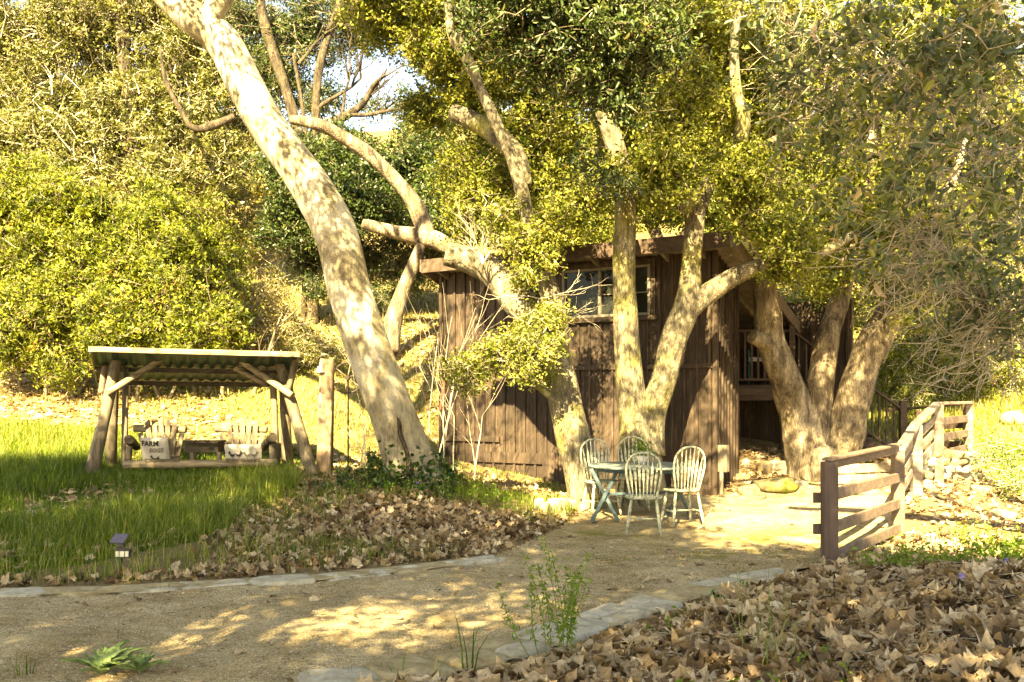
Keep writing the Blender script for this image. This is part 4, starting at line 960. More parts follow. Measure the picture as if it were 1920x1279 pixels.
# mid distance oak behind the sycamore
o4 = tree('oak_tree', 745, 21, 'pale slanting oak stem behind the cabin roof with one long limb arching left')
limbs(o4, [[(730,660,21,20),(738,600,21,18),(748,565,21,14),(770,510,21,12),(787,465,21,10),(800,440,21,14)],[(860,470,20.8,16),(820,452,21,17),(790,445,21,17),(740,435,21,13),(680,420,21,10)],
           [(800,450,21,17),(792,415,21,17),(772,375,20.9,15),(730,325,20.8,13),(690,288,20.7,13),(640,255,20.6,12),(600,235,20.5,12),(545,224,20.5,9)]], M['old_bark'], 12, .09)
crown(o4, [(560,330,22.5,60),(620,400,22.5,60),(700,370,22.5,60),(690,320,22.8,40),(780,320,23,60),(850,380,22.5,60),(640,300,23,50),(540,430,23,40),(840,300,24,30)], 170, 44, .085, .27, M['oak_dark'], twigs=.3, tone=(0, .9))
o5 = tree('oak_tree', 560, 24, 'twiggy dark-limbed oak standing against the gap of bright sky')
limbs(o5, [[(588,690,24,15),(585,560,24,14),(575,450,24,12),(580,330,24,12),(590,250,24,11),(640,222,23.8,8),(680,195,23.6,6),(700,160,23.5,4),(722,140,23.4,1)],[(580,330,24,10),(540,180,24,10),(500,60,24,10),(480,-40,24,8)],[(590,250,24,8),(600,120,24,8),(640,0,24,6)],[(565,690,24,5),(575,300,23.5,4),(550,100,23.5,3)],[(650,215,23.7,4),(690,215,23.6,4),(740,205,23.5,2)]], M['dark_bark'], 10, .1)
branches(o5, [(P(680,195,23.6), (.6,0,.5), 1.0, .05), (P(640,222,23.8), (.3,0,.9), 1.2, .05), (P(600,200,24), (.8,0,.4), 1.2, .06), (P(690,215,23.6), (1,0,.3), .9, .035), (P(560,120,24), (.7,0,.6), 1.3, .05)], M['dark_bark'], 7, depth=3)
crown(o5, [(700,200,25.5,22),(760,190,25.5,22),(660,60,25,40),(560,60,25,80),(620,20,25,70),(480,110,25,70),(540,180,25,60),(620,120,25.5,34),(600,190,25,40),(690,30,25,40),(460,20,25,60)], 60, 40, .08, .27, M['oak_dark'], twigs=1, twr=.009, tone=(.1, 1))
o6 = tree('oak_tree', 245, 26, 'tall olive-leaved oak filling the upper left, its black trunk showing above the bushes')
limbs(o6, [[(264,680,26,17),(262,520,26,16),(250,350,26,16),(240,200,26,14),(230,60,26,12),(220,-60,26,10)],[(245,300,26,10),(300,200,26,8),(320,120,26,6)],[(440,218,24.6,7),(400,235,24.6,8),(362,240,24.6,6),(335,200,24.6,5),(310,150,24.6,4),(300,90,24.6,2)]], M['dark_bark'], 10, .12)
crown(o6, [(60,90,27,110),(180,60,27,110),(290,40,27,90),(120,210,26.5,100),(240,220,26.5,90),(330,180,26.5,80),(30,200,27,80),(180,300,26,80),(300,320,26,70),(400,130,26.5,80),(420,230,26.5,50),(380,320,26.5,60),(360,30,27,80),(80,300,26,80),(-20,100,27,90),(430,310,26.5,45),(-10,300,26,60)], 100, 44, .095, .28, M['olive_leaf'], gap=.25, twigs=.8, twr=.01, tmat='dead_twig')
# left bushes
bu = [('toyon_bush', 60, 19.5, 'bright yellow-green broad-leaved bush at the far left edge', [(20,420,19.5,90),(110,400,19.5,80),(60,520,19.3,90),(-10,600,19.2,80),(80,620,19,80),(150,490,19.3,70)]),
      ('toyon_bush', 230, 19.2, 'bright yellow-green bush directly above the green swing roof', [(200,420,19.5,60),(260,480,19.2,70),(190,560,19,80),(300,560,19,70),(240,630,18.8,60),(280,400,19.6,50),(330,470,19.2,60)]),
      ('toyon_bush', 390, 19.4, 'green bush at the right end of the left thicket, beside the grassy slope', [(370,420,19.5,45),(400,490,19.4,50),(380,560,19.2,60),(400,620,19,50),(350,640,18.9,45)])]
for nm, px, Y, lb, bl in bu:
    t = tree(nm, px, Y, lb, 'bush')
    crown(t, bl, 150, 44, .095, .2, M['shrub_leaf'], aspect=.34, twigs=.9, up=.2, twr=.006, six=False, gap=.28, tmat='twig')
    b0 = on(px, Y); branches(t, [(b0+Vector((dx, dy, -.1)), (dx*.5, 0, 1), 1.6, .045) for dx, dy in ((-.9, 0), (-.3, .2), (.3, -.1), (.8, .1), (0, .3))], M['twig'], px, 'stem', 2)
mis = [('scrub_bush', 470, 20.6, 'dull fine-leaved bush on the slope between the thicket and the white trunk', [(460,610,20.5,50),(500,640,20.3,45),(540,620,21,40),(440,560,21,40),(500,560,21.5,40)], 'scrub_leaf', .05),
       ('scrub_bush', 450, 28, 'grey twiggy bush halfway up the slope', [(450,440,28,50),(480,480,28,45),(430,380,29,45),(500,410,28,40)], 'scrub_leaf', .07),
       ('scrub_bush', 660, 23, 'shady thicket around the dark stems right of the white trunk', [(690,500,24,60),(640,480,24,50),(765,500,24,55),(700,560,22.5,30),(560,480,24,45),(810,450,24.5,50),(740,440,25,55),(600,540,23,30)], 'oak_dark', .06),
       ('scrub_bush', 620, 20.3, 'low dark bush beside the wagon wheel', [(590,640,20.5,28),(625,660,20.2,22),(560,660,20.3,25)], 'olive_leaf', .05),
       ('scrub_bush', 1620, 19.5, 'lime-green bush on the bank behind the stairs', [(1510,600,20,40),(1560,640,19.5,40),(1500,560,21,40),(1600,600,20,40),(1660,560,21,50),(1540,580,20,40)], 'shrub_leaf', .055),
       ('scrub_bush', 1720, 19.5, 'yellow sunlit bush behind the far fence', [(1690,690,20,45),(1740,660,20.5,50),(1700,740,19.5,35),(1780,720,20.5,45),(1720,600,22,50),(1800,620,21,55),(1780,540,22,55),(1850,560,22,50)], 'shrub_leaf', .055),
       ('scrub_bush', 1860, 19.5, 'sparse yellow-green bush on the bank at the right edge', [(1840,650,21,50),(1900,700,20.5,45),(1870,600,22,50)], 'shrub_leaf', .055),
       ('scrub_bush', 1900, 14, 'fresh green ground bush below the bank at the right edge', [(1880,860,14.5,30),(1905,890,14,30),(1860,835,15.2,20),(1915,850,14.6,25)], 'weed_leaf', .035)]
for nm, px, Y, lb, bl, mt_, lf in mis:
    t = tree(nm, px, Y, lb, 'bush'); crown(t, bl, 130, 36, lf, .2, M[mt_], twigs=.9, twr=.006, tmat='twig' if mt_ == 'oak_dark' else 'dead_twig')
t = bpy.data.objects.get('scrub_bush.002')
branches(t, [(on(660, 23.3), (-.3, 0, 1), 2.2, .07), (on(700, 23), (-.4, 0, 1), 2.4, .08), (on(730, 23.4), (.4, 0, 1), 1.8, .06)], M['dark_bark'], 11, 'stem', 3)
# far trees on the slope
far = [(60,300,38,80,'olive_leaf'),(170,330,42,90,'oak_leaf'),(480,330,36,60,'scrub_leaf'),(440,260,44,60,'scrub_leaf'),(800,300,46,60,'olive_leaf'),(880,270,50,50,'olive_leaf'),
       (940,310,44,60,'olive_leaf'),(1040,300,42,80,'oak_leaf'),(1180,280,40,90,'olive_leaf'),(1320,280,40,90,'oak_leaf'),(1450,300,38,80,'olive_leaf'),(1580,330,36,90,'oak_leaf'),(1720,330,36,90,'olive_leaf'),(1860,350,36,90,'oak_leaf'),
       (560,500,33,45,'scrub_leaf'),(800,400,36,60,'olive_leaf'),(1000,420,33,70,'olive_leaf'),(1600,480,30,60,'olive_leaf'),(1780,470,30,70,'oak_leaf'),(100,180,55,80,'olive_leaf'),(330,240,50,80,'oak_dark'),(1250,160,55,100,'olive_leaf'),(1500,160,55,100,'oak_leaf'),(1750,160,55,110,'olive_leaf'),(-60,420,33,60,'olive_leaf'),(1100,480,30,60,'oak_leaf'),(1400,480,30,60,'oak_dark')]
far.sort(key=lambda q: q[0]); TN = {'olive_leaf': 'olive-grey', 'oak_leaf': 'bright yellow-green', 'scrub_leaf': 'pale dusty', 'oak_dark': 'dark green'}
def where(px):
    for lim, s in ((120, 'above the far left bush'), (400, 'above the swing shelter thicket'), (520, 'left of the white trunk'), (720, 'just right of the white trunk'), (860, 'under the sky gap'), (1020, 'over the left end of the cabin roof'), (1160, 'over the cabin window'), (1380, 'behind the forked oak crown'), (1520, 'over the right end of the cabin roof'), (1690, 'behind the three-stemmed oak'), (1850, 'above the far fence')):
        if px < lim: return s
    return 'at the right edge'
for px, py, Y, r, mt_ in far:
    c = P(px, py, Y); b0 = Vector((c.x, Y, g1(c.x, Y))); R_ = r*Y/F
    t = thing('hillside_tree', b0, ('near ' if Y < 38 else 'middling ' if Y < 48 else 'far ') + TN[mt_] + ' tree on the slope ' + where(px), 'tree', 'trees on the slope behind')
    top = max(b0.z+R_*1.4, min(c.z, b0.z+6)); wlimbs(t, [[(b0.x, Y, b0.z-.2, .16), (b0.x+.2, Y, (b0.z+top)/2, .13), (c.x, Y, top, .07)]], M['dark_bark'], 7)
    pyc = HZ-(top-EYE)*F/Y
    crown(t, [(px, pyc, Y, r*.8), (px-r*.5, pyc+r*.35, Y, r*.55), (px+r*.5, pyc+r*.3, Y, r*.55)], 75, 30, .17, .45, M[mt_], twigs=.15, twr=.012)
# ------------------------------------------------------------------ overhead foreground boughs
nf = thing('overhanging_oak', Vector((7.2, 6.5, g1(7.2, 6.5))), 'nearest oak hanging grey twigs and broad dark leaves into the upper right corner', 'tree')
wlimbs(nf, [[(7.2,6.5,-.2,.32),(7.0,6.4,1.5,.27),(6.3,6.3,3.2,.23),(5.0,6.0,4.6,.18),(3.6,5.8,5.3,.12),(2.0,6.5,5.6,.07)],[(6.3,6.3,3.2,.16),(5.2,6.0,3.9,.1),(4.3,5.8,4.0,.06),(3.3,5.6,3.6,.03)],[(6.9,6.4,2.2,.1),(5.2,5.8,3.0,.06),(3.8,5.5,2.9,.025)],[(5.0,6.0,4.6,.1),(4.2,7.0,5.4,.07),(2.4,8.3,5.8,.05),(.6,8.6,5.7,.03)]], M['oak_bark'], 14)
crown(nf, [(1500,90,6.0,90,.5),(1560,220,5.9,80,.5),(1480,180,6.2,60,.4),(1650,120,5.6,90,.5),(1760,80,5.3,90,.5),(1870,120,5.2,90,.5),(1650,280,5.6,80,.5),(1780,240,5.3,80,.5),(1880,300,5.3,80,.5),(1600,380,5.8,60,.4),(1710,380,5.5,70,.4),(1830,420,5.3,70,.4),(1650,470,5.7,40,.3),(1900,480,5.3,60,.4),(1780,500,5.6,45,.3),(1600,10,5.6,80,.5),(1860,0,5.4,80,.4),(1440,20,6.3,60,.4)], 4.0, 18, .068, .14, M['oak_near'], aspect=.44, twigs=1, six=True, twr=.0035, tmat='dead_twig', hang=.5, gap=.15)
crown(nf, [(1880,560,6,50,.4),(1850,620,6.2,40,.3),(1780,570,6.3,40,.3),(1915,640,6,40,.3),(1700,560,6.4,35,.3),(1890,700,6.4,30,.3),(1820,660,6.4,26,.3),(1905,590,6.1,60,.4),(1830,540,6.2,55,.4),(1900,400,6.0,60,.4),(1740,440,6.2,50,.4),(1740,610,6.5,24,.3)], 13, 14, .05, .15, M['oak_near'], aspect=.42, twigs=1, six=True, twr=.003, tmat='dead_twig', hang=.6, name='leaves')
# tangle of bare grey twigs
A = []; B = []
for c0 in [(1750,200,5.8,110),(1850,300,5.7,100),(1800,130,5.8,90),(1870,520,6.1,70),(1720,480,6,60),(1850,620,6.3,60),(1560,120,6.2,70)]:
    c = np.array(P(*c0[:3])); n = 100; R_ = c0[3]*c0[2]/F; s = c + rng.normal(size=(n, 3))*R_*np.array([.6, .6, .6]); d = nrm(rng.normal(size=(n, 3))*np.array([1, .6, .8])+np.array([-.3, 0, -.45])); l = rng.uniform(.12, .5, (n, 1))
    A.append(s); B.append(s+d*l); k = rng.choice(n, n); st = s[k]+d[k]*l[k]*.5; A.append(st); B.append(st+nrm(d[k]+rng.normal(size=(n, 3))*.7)*l[k]*.5)
A = np.concatenate(A); B = np.concatenate(B); V, Fc = tubes_geo(A, B, np.full(len(A), .005), np.full(len(A), .0018), sag=.14)
npobj('bare_twigs', V, Fc, M['dead_twig'], nf)
crown(nf, [(1000,20,8.4,100,.5),(1120,10,8.4,110,.5),(1210,60,8.3,80,.5),(1120,120,8.3,70,.4),(1040,90,8.4,60,.4),(930,10,8.6,60,.4),(1170,190,8.3,40,.3),(1100,300,8.4,24,.25),(1150,330,8.4,24,.25)], 30, 30, .06, .15, M['oak_dark'], aspect=.45, twigs=.7, six=True, twr=.005, hang=.35, name='leaves')
# big dead hanging leaves caught in the twigs
# ------------------------------------------------------------------ shade trees behind the camera
def shade_tree(x, y, label, blobs, dens=1.0):
    t = thing('shade_oak', Vector((x, y, g1(x, y))), label, 'tree', 'oaks behind the camera')
    wlimbs(t, [[(x, y, -.2, .4), (x+.1, y, 2.5, .33), (x+.3, y+.3, 5, .25), (x+.5, y+.6, 7, .15)]] + [[(x+.2, y+.2, 3.5, .18), ((x+bx)/2, (y+by)/2, (3.5+bz)/2+.6, .12), (bx, by, bz, .05)] for bx, by, bz, r in blobs], M['oak_bark'], 12)
    C = []
    for bx, by, bz, r in blobs:
        bx += .8; n = int(78*r*r*dens); d = nrm(rng.normal(size=(n, 3))); C.append(np.array([bx, by, bz]) + d*rng.uniform(.3, 1, (n, 1))*np.array([r, r, r*.5]))
    C = np.concatenate(C)
    # openings carved along the sun's rays so a lit patch falls on the path
    for gx, gy, rr in SUN_GAPS:
        gp = G(gx, gy); s = (C[:, 2]-gp.z)/to_sun.z; qx = C[:, 0]-to_sun.x*s; qy = C[:, 1]-to_sun.y*s
        C = C[((qx-gp.x)**2+(qy-gp.y)**2) > rr**2]
    n = len(C); L = np.repeat(C, 26, 0)+rng.normal(size=(n*26, 3))*.2; V, Fc, m = leaf_geo(L, .13, .5, .8)
    npobj('crown', V, Fc, M['oak_leaf'], t, tone=rng.random(len(L)))
SUN_GAPS = [(640, 1185, .42), (600,1170,.3)]
shade_tree(-4.5, -3.2, 'evergreen oak behind the camera on the left, shading the long grass', [(-8.5,1.2,6.6,2.1),(-6.2,2.2,6.8,2.1),(-4.2,3.0,7.0,1.9),(-7.2,-.8,6.4,2.1),(-5,0,6.8,2.2),(-9.8,-.5,6.2,2),(-3,1.0,7.2,2.0),(-6.5,-3,6.2,2.2),(-11.5,1.0,6.5,2.2),(-10.5,3.0,7.0,1.8),(-8.0,3.9,7.2,1.5),(-5.5,4.6,7.6,1.5),(-7.5,5,7.6,1.5),(-9.5,5,7.6,1.6),(-11.5,4.5,7.5,1.8),(-3.9,4.6,7.8,1.1),(-4.0,-3.2,6.8,1.6)])
shade_tree(1.5, -4.5, 'evergreen oak behind the camera on the right, shading the path and leaf heap', [(-1.2,.2,7.2,2.0),(.3,-.2,7,1.8),(2.0,-1.2,6.8,1.7),(-1.8,-2.2,6.6,2.2),(.6,-2,6.8,2.2),(2.8,-2,6.8,1.7),(-1.9,2.4,7.4,1.3),(1.2,-4.5,5.6,2.0),(-1.2,-4.6,5.2,2.0),(3.6,-4.4,5.4,2.0)])
# ------------------------------------------------------------------ ground cover
def scatter(polyv, dens, excl=None, patchy=0, ps=1.0, seed=0, r=rng):
    a = np.array([(p[0], p[1]) for p in polyv]); lo = a.min(0); hi = a.max(0); n = int((hi-lo).prod()*dens)
    X = r.uniform(lo[0], hi[0], n); Y = r.uniform(lo[1], hi[1], n); k = inpoly(X, Y, polyv)
    if excl is not None: k &= ~inpoly(X, Y, excl)
    if patchy: k &= (vn(X, Y, ps, seed) + r.normal(0, .25, n)) > patchy
    k &= np.abs(X)/np.maximum(Y, .1) < .66
    return X[k], Y[k]
T = [(0,-.42),(.12,-.3),(.36,-.36),(.34,-.14),(.54,.04),(.36,.16),(.34,.4),(.17,.34),(.02,.56),(-.14,.32),(-.36,.42),(-.33,.14),(-.52,.05),(-.34,-.14),(-.38,-.34),(-.12,-.3)]
SM = [(0,-.5),(.22,-.1),(.15,.3),(0,.5),(-.15,.3),(-.22,-.1)]
T2 = [(0,-.5),(.08,-.2),(.3,-.22),(.26,-.05),(.5,.12),(.3,.2),(.2,.3),(.1,.42),(-.02,.62),(-.12,.36),(-.2,.28),(-.3,.22),(-.46,.16),(-.24,-.02),(-.26,-.2),(-.07,-.22)]
T3 = [(0,-.4),(.2,-.3),(.3,-.2),(.36,0),(.5,.1),(.3,.2),(.2,.42),(.05,.3),(-.05,.26),(-.1,.2),(-.14,.1),(-.2,.12),(-.24,0),(-.2,-.1),(-.18,-.22),(-.1,-.34)]
T4 = [(0,-.55),(.06,-.4),(.14,-.3),(.2,-.15),(.22,0),(.2,.15),(.16,.3),(.08,.45),(0,.6),(-.08,.46),(-.15,.3),(-.2,.12),(-.21,0),(-.18,-.16),(-.12,-.32),(-.05,-.42)]
def litter(X, Y, size, name, zj=.03, curl=.5, tilt=.45, poly=T, tone=(0, 1)):
    N = len(X); t = np.array([(0, 0)] + poly); M_ = len(t); s = size*rng.uniform(.4, 1.3, N)
    cu = rng.uniform(-.2, 1, N)*curl; cv = rng.uniform(-.5, .8, N)*curl; tw = rng.normal(0, .35, N)*curl
    bk = np.array([[(0, 0)]+q for q in ((poly, T2, T3, T4) if poly is T else (poly,))])[rng.choice(4 if poly is T else 1, N, p=[.4, .25, .2, .15] if poly is T else None)]
    u = bk[:, :, 0]*rng.uniform(.7, 1.05, N)[:, None]; v = bk[:, :, 1].copy(); jt = 1+rng.normal(0, .1, (N, M_)); u = u*jt; v = v*jt; w = cu[:, None]*u*u*1.6 + cv[:, None]*v*v*1.2 + tw[:, None]*u*v*2 + rng.normal(0, .06, (N, M_))*curl*1.5
    w += .06*np.sin(u*9+rng.uniform(0, 6, N)[:, None])*curl
    sh = 1-.25*np.abs(cu)[:, None]*np.abs(u)*2; L = np.stack([u*sh, v, w], 2)*s[:, None, None]
    n = nrm(rng.normal(size=(N, 3))*np.array([tilt, tilt, .1]) + np.array([0, 0, 1])); a = nrm(np.cross(n, rng.normal(size=(N, 3)))); b = np.cross(n, a)
    fl = np.where(rng.random(N) < .5, 1, -1)[:, None]
    Z = gz(X, Y)+zj*rng.random(N)**1.3 + .004 + s*.06
    C = np.stack([X, Y, Z], 1)
    V = C[:, None, :] + L[..., 0:1]*a[:, None] + L[..., 1:2]*b[:, None] + L[..., 2:3]*(n*fl)[:, None]
    q = [(0, i, i % (M_-1)+1) for i in range(1, M_)]
    Fc = (np.arange(N)[:, None, None]*M_ + np.array(q)[None]).reshape(-1, 3)
    tn = np.clip(rng.normal(.55, .27, N), 0, 1)*(tone[1]-tone[0])+tone[0]
    o = npobj(name, V.reshape(-1, 3), Fc, M['litter'], tone=np.repeat(tn, len(q))); return tag(o, kind='stuff')
def W2(lst): return [(G(x, y).x, G(x, y).y) for x, y in lst]
zR = [(p.x+.3, p.y-.27) for p in edgeR] + [(on(1535, 9.4).x, 9.4), (on(1700, 11.6).x, 11.6), (7.0, 11), (6, 4.2), (-.8, 4.2)]
X, Y = scatter(zR, 400); print('litterR', len(X))
o = litter(X, Y, .165, 'leaf_litter', .06, .95, .42); tag(o, 'deep heap of curled brown sycamore leaves filling the lower right', 'dead leaves')
X, Y = scatter(zR, 420); o = litter(X, Y, .05, 'leaf_litter', .08, .6, .6, SM); tag(o, 'broken leaf crumbs mixed through the deep leaf heap', 'dead leaves')
X, Y = scatter(zR, 16); N = len(X); A = np.stack([X, Y, gz(X, Y)+.07], 1); an = rng.uniform(0, 6.28, N); l = rng.uniform(.06, .35, N); B = A+np.stack([np.cos(an)*l, np.sin(an)*l, rng.normal(0, .02, N)], 1); V, Fc = tubes_geo(A, B, rng.uniform(.002, .005, N), np.full(N, .0015), sag=.08)
tag(npobj('fallen_twigs', V, Fc, M['dead_twig']), 'broken twigs lying on the leaf heap', 'twigs', kind='stuff')
zM = W2([(-200,1108),(0,1104),(400,1088),(760,1060),(905,1045),(990,1015),(1085,965),(1060,935),(960,905),(880,890),(620,895),(560,905),(470,950),(430,1000),(330,1035),(150,1050),(-200,1060)])
X, Y = scatter(zM, 270, None, -.8, 1.3, 77); o = litter(X, Y, .12, 'leaf_litter', .05, 1.0, .8); tag(o, 'brown sycamore leaves strewn round the foot of the white trunk and along the stone edging', 'dead leaves')
X, Y = scatter(grassP, 55); o = litter(X, Y, .14, 'leaf_litter', .05, .7, .5); tag(o, 'scattered brown leaves caught in the long grass', 'dead leaves')
zB = [(-11,16.2),(-2,14.4),(0,14.0),(1.3,14.4),(1.2,16.4),(-1.4,18.2),(-1.5,24),(-11,22)]
X, Y = scatter(zB, 150, None, -.3, .9, 3); o = litter(X, Y, .14, 'leaf_litter', .03, .5, .4, tone=(.3, 1)); tag(o, 'sunlit pale leaves on the slope behind the swing', 'dead leaves')
zBR = [(3.3,15),(3.2,17.5),(5,17),(7,17),(10,16),(8.5,11),(4.9,12.2),(5.4,14.2),(5.6,15.6),(4.2,15.5)]
X, Y = scatter(zBR, 110); o = litter(X, Y, .13, 'leaf_litter', .03, .6, .45, tone=(.2, 1)); tag(o, 'leaves on the bank below the fences and under the deck', 'dead leaves')
X, Y = scatter(pathP, 4); o = litter(X, Y, .1, 'leaf_litter', .004, .5, .2); tag(o, 'odd dry leaves lying on the gravel', 'dead leaves')
X, Y = scatter(pathP, 60, None, .1, 2.2, 5); o = litter(X, Y, .035, 'leaf_litter', .003, .4, .3, SM, (0, .6)); tag(o, 'tiny leaf scraps on the gravel', 'dead leaves')
X, Y = scatter([(-9,9.6),(3.4,9.6),(5,13),(5,15.5),(0,15.5),(-1,12),(-9,9.8)], 60, None, .0, 1.5, 6); o = litter(X, Y, .04, 'leaf_litter', .003, .4, .3, SM, (0, .7)); tag(o, 'small leaf scraps on the ground round the table', 'dead leaves')
# gravel grit
X, Y = scatter(pathP, 900); k = Y < 11; X = X[k]; Y = Y[k]; N = len(X); s = rng.uniform(.003, .009, N)
C = np.stack([X, Y, gz(X, Y)+.008+s*.2+.008*vn(X, Y, 5, 3)], 1); o8 = np.array([(1,0,0),(0,1,0),(-1,0,0),(0,-1,0),(0,0,.8)])
V = C[:, None]+o8[None]*s[:, None, None]*rng.uniform(.6, 1.2, (N, 5, 1)); q = np.array([(0,1,4),(1,2,4),(2,3,4),(3,0,4)])
M['grit'] = leafmat('grit', [(0, (.12, .09, .06)), (.3, (.3, .23, .15)), (.8, (.5, .42, .3)), (1, (.62, .56, .45))], 0, .9, .1)
tag(npobj('grit', V.reshape(-1, 3), (np.arange(N)[:, None, None]*5+q[None]).reshape(-1, 3), M['grit'], tone=np.repeat(rng.random(N), 4)), 'coarse grit over the gravel path', 'gravel', kind='stuff')
# little twigs on path
X, Y = scatter(pathP, 9); N = len(X); A = np.stack([X, Y, gz(X, Y)+.012], 1); an = rng.uniform(0, 6.28, N); l = rng.uniform(.04, .3, N)**1.2
B = A+np.stack([np.cos(an)*l, np.sin(an)*l*.8, np.zeros(N)], 1); B[:, 2] = gz(B[:, 0], B[:, 1])+.012; V, Fc = tubes_geo(A, B, rng.uniform(.0015, .004, N), np.full(N, .0012), sag=.06)
tag(npobj('fallen_twigs', V, Fc, M['twig']), 'thin fallen twigs scattered on the gravel', 'twigs', kind='stuff')
# ---- grass
def grass(X, Y, h, w, name, lab, mat='grass', lean=.5, tone=(0, 1), hvar=None):
    N = len(X); H = h*rng.uniform(.45, 1.25, N); an = rng.uniform(0, 6.28, N); le = rng.uniform(.1, 1, N)*lean
    if hvar is not None: H = H*hvar
    d = np.stack([np.cos(an), np.sin(an), np.zeros(N)], 1); sd = np.stack([-np.sin(an), np.cos(an), np.zeros(N)], 1); sd = nrm(sd+rng.normal(size=(N, 3))*.3)
    base = np.stack([X, Y, gz(X, Y)-.01], 1); V = []
    for t, ww in ((0, 1), (.4, .9), (.75, .6), (1, .08)):
        c = base + d*(H*le*t**2)[:, None]; c[:, 2] += H*(t - .35*le*t**2)
        V += [c-sd*(w*ww*.5), c+sd*(w*ww*.5)]
    V = np.stack(V, 1).reshape(-1, 3); q = np.array([(0,1,3,2),(2,3,5,4),(4,5,7,6)])
    tn = np.clip(rng.normal(.45, .27, N)+.15*vn(X, Y, .9, 9), 0, 1)*(tone[1]-tone[0])+tone[0]
    return tag(npobj(name, V, (np.arange(N)[:, None, None]*8+q[None]).reshape(-1, 4), M[mat], tone=np.repeat(tn, 3)), lab, 'grass', kind='stuff')
X, Y = scatter(grassP, 2100, None, -1.05, 1.1, 31); hv = np.clip((Y-8.0)/3.0, .4, 1)*np.clip(1.1+.25*vn(X, Y, 1.6, 2), .5, 1.6)*np.where((Y > 13.7) & (X > -6.2), .55, 1); thin = rng.random(len(X)) < np.clip((Y-8.4)/1.8, .12, 1); X, Y, hv = X[thin], Y[thin], hv[thin]
grass(X, Y, .25, .0075, 'long_grass', 'long green grass filling the left foreground up to the swing', hvar=hv, lean=.85); print('grass', len(X))
X, Y = scatter(zM, 420, None, .05, 1.6, 8); grass(X, Y, .19, .007, 'grass_tufts', 'thin grass tufts growing through the leaves beside the edging')
X, Y = scatter(zB+[], 520, None, -.15, .8, 12); grass(X, Y, .085, .012, 'slope_grass', 'short sunlit grass on the slope behind the swing', tone=(.35, 1))
hill = [(-22,19),(-1.5,18),(-1,24),(3,24),(8,18),(22,18),(34,45),(-34,45)]
X, Y = scatter(hill, 120, None, -.1, .35, 15); grass(X, Y, .14, .03, 'hill_grass', 'dry yellow-green grass up the hillside', 'scrub_leaf' , tone=(.2, 1)); print('hill', len(X))
X, Y = scatter([(4.5,17.8),(13,17.8),(15,30),(6,30)], 260, None, -.2, .8, 15); grass(X, Y, .2, .03, 'bank_moss', 'vivid yellow-green growth on the sunlit bank behind the far fence', 'shrub_leaf', tone=(.3, .9))
X, Y = scatter(pathP, 45, None, 1.1, 1.7, 21); grass(X, Y, .07, .005, 'path_weeds', 'fine green shoots in the gravel')
zE = W2([(560,1279),(760,1240),(960,1200),(1150,1150),(1350,1095),(1440,1070),(1440,1085),(1350,1108),(1150,1165),(960,1225),(760,1270)])
X, Y = scatter(zE, 260, None, .35, 3, 22); grass(X, Y, .06, .005, 'edge_weeds', 'low green weeds along the broad stone edging')
X, Y = scatter([(3.0,9.0),(4.2,9.2),(5.0,11.5),(6.2,11),(8,12.5),(8,10),(5.4,8.2),(3.4,8.6)], 240, None, -.1, 2, 23); grass(X, Y, .2, .006, 'bank_grass', 'wispy grass round the foot of the painted fence')
# ---- leafy ground cover
def cover(polyv, dens, leaf, hgt, name, lab, mat, patchy=0, ps=2, seed=1, aspect=.6, stems=True, cat='ground cover'):
    X, Y = scatter(polyv, dens, None, patchy, ps, seed); N = len(X); Z = gz(X, Y); k = 7
    C = np.stack([X, Y, Z], 1); top = C+rng.normal(size=(N, 3))*np.array([.04, .04, 0])+np.array([0, 0, 1])*(hgt*rng.uniform(.3, 1.2, N))[:, None]
    t = rng.uniform(.2, 1, (N, k, 1)); L = (C[:, None]*(1-t)+top[:, None]*t).reshape(-1, 3)+rng.normal(size=(N*k, 3))*leaf*.5
    V, Fc, m = leaf_geo(L, leaf, aspect, 1.2, True); tn = np.clip(np.repeat(rng.normal(.5, .2, N), k)+rng.normal(0, .12, N*k), 0, 1)
    V2, F2 = tubes_geo(C, top, np.full(N, .0018), np.full(N, .001), sag=.05)
    V = np.concatenate([V, V2]); tn = np.concatenate([np.repeat(tn, m), np.full(len(F2), .3)]); Fc = np.concatenate([Fc, F2+len(L)*6])
    return tag(npobj(name, V, Fc, M[mat], tone=tn), lab, cat, kind='stuff')
cover(W2([(690,870),(830,860),(880,900),(850,935),(780,950),(640,935),(590,925),(640,905)]), 75, .06, .22, 'ivy', 'dark ivy and periwinkle smothering the foot of the white trunk', 'ivy_leaf', -.5)
cover(W2([(600,920),(850,900),(1000,980),(990,1015),(880,1030),(640,1000)]), 60, .04, .16, 'periwinkle', 'patches of green periwinkle among the leaves below the white trunk', 'weed_leaf', -.1, 1.5, 4)
cover([(3.0,8.9),(4.1,9.4),(4.9,11.5),(6.2,11),(7.5,10.5),(6,8),(5,7.2),(4.2,8.2),(3.3,8.3)], 130, .04, .25, 'periwinkle', 'green periwinkle tangle round the painted fence posts', 'weed_leaf', -.15, 1.7, 6)
cover(zR, 14, .04, .18, 'periwinkle', 'single green sprigs pushing up through the leaf heap', 'weed_leaf', .45, 1.2, 9)
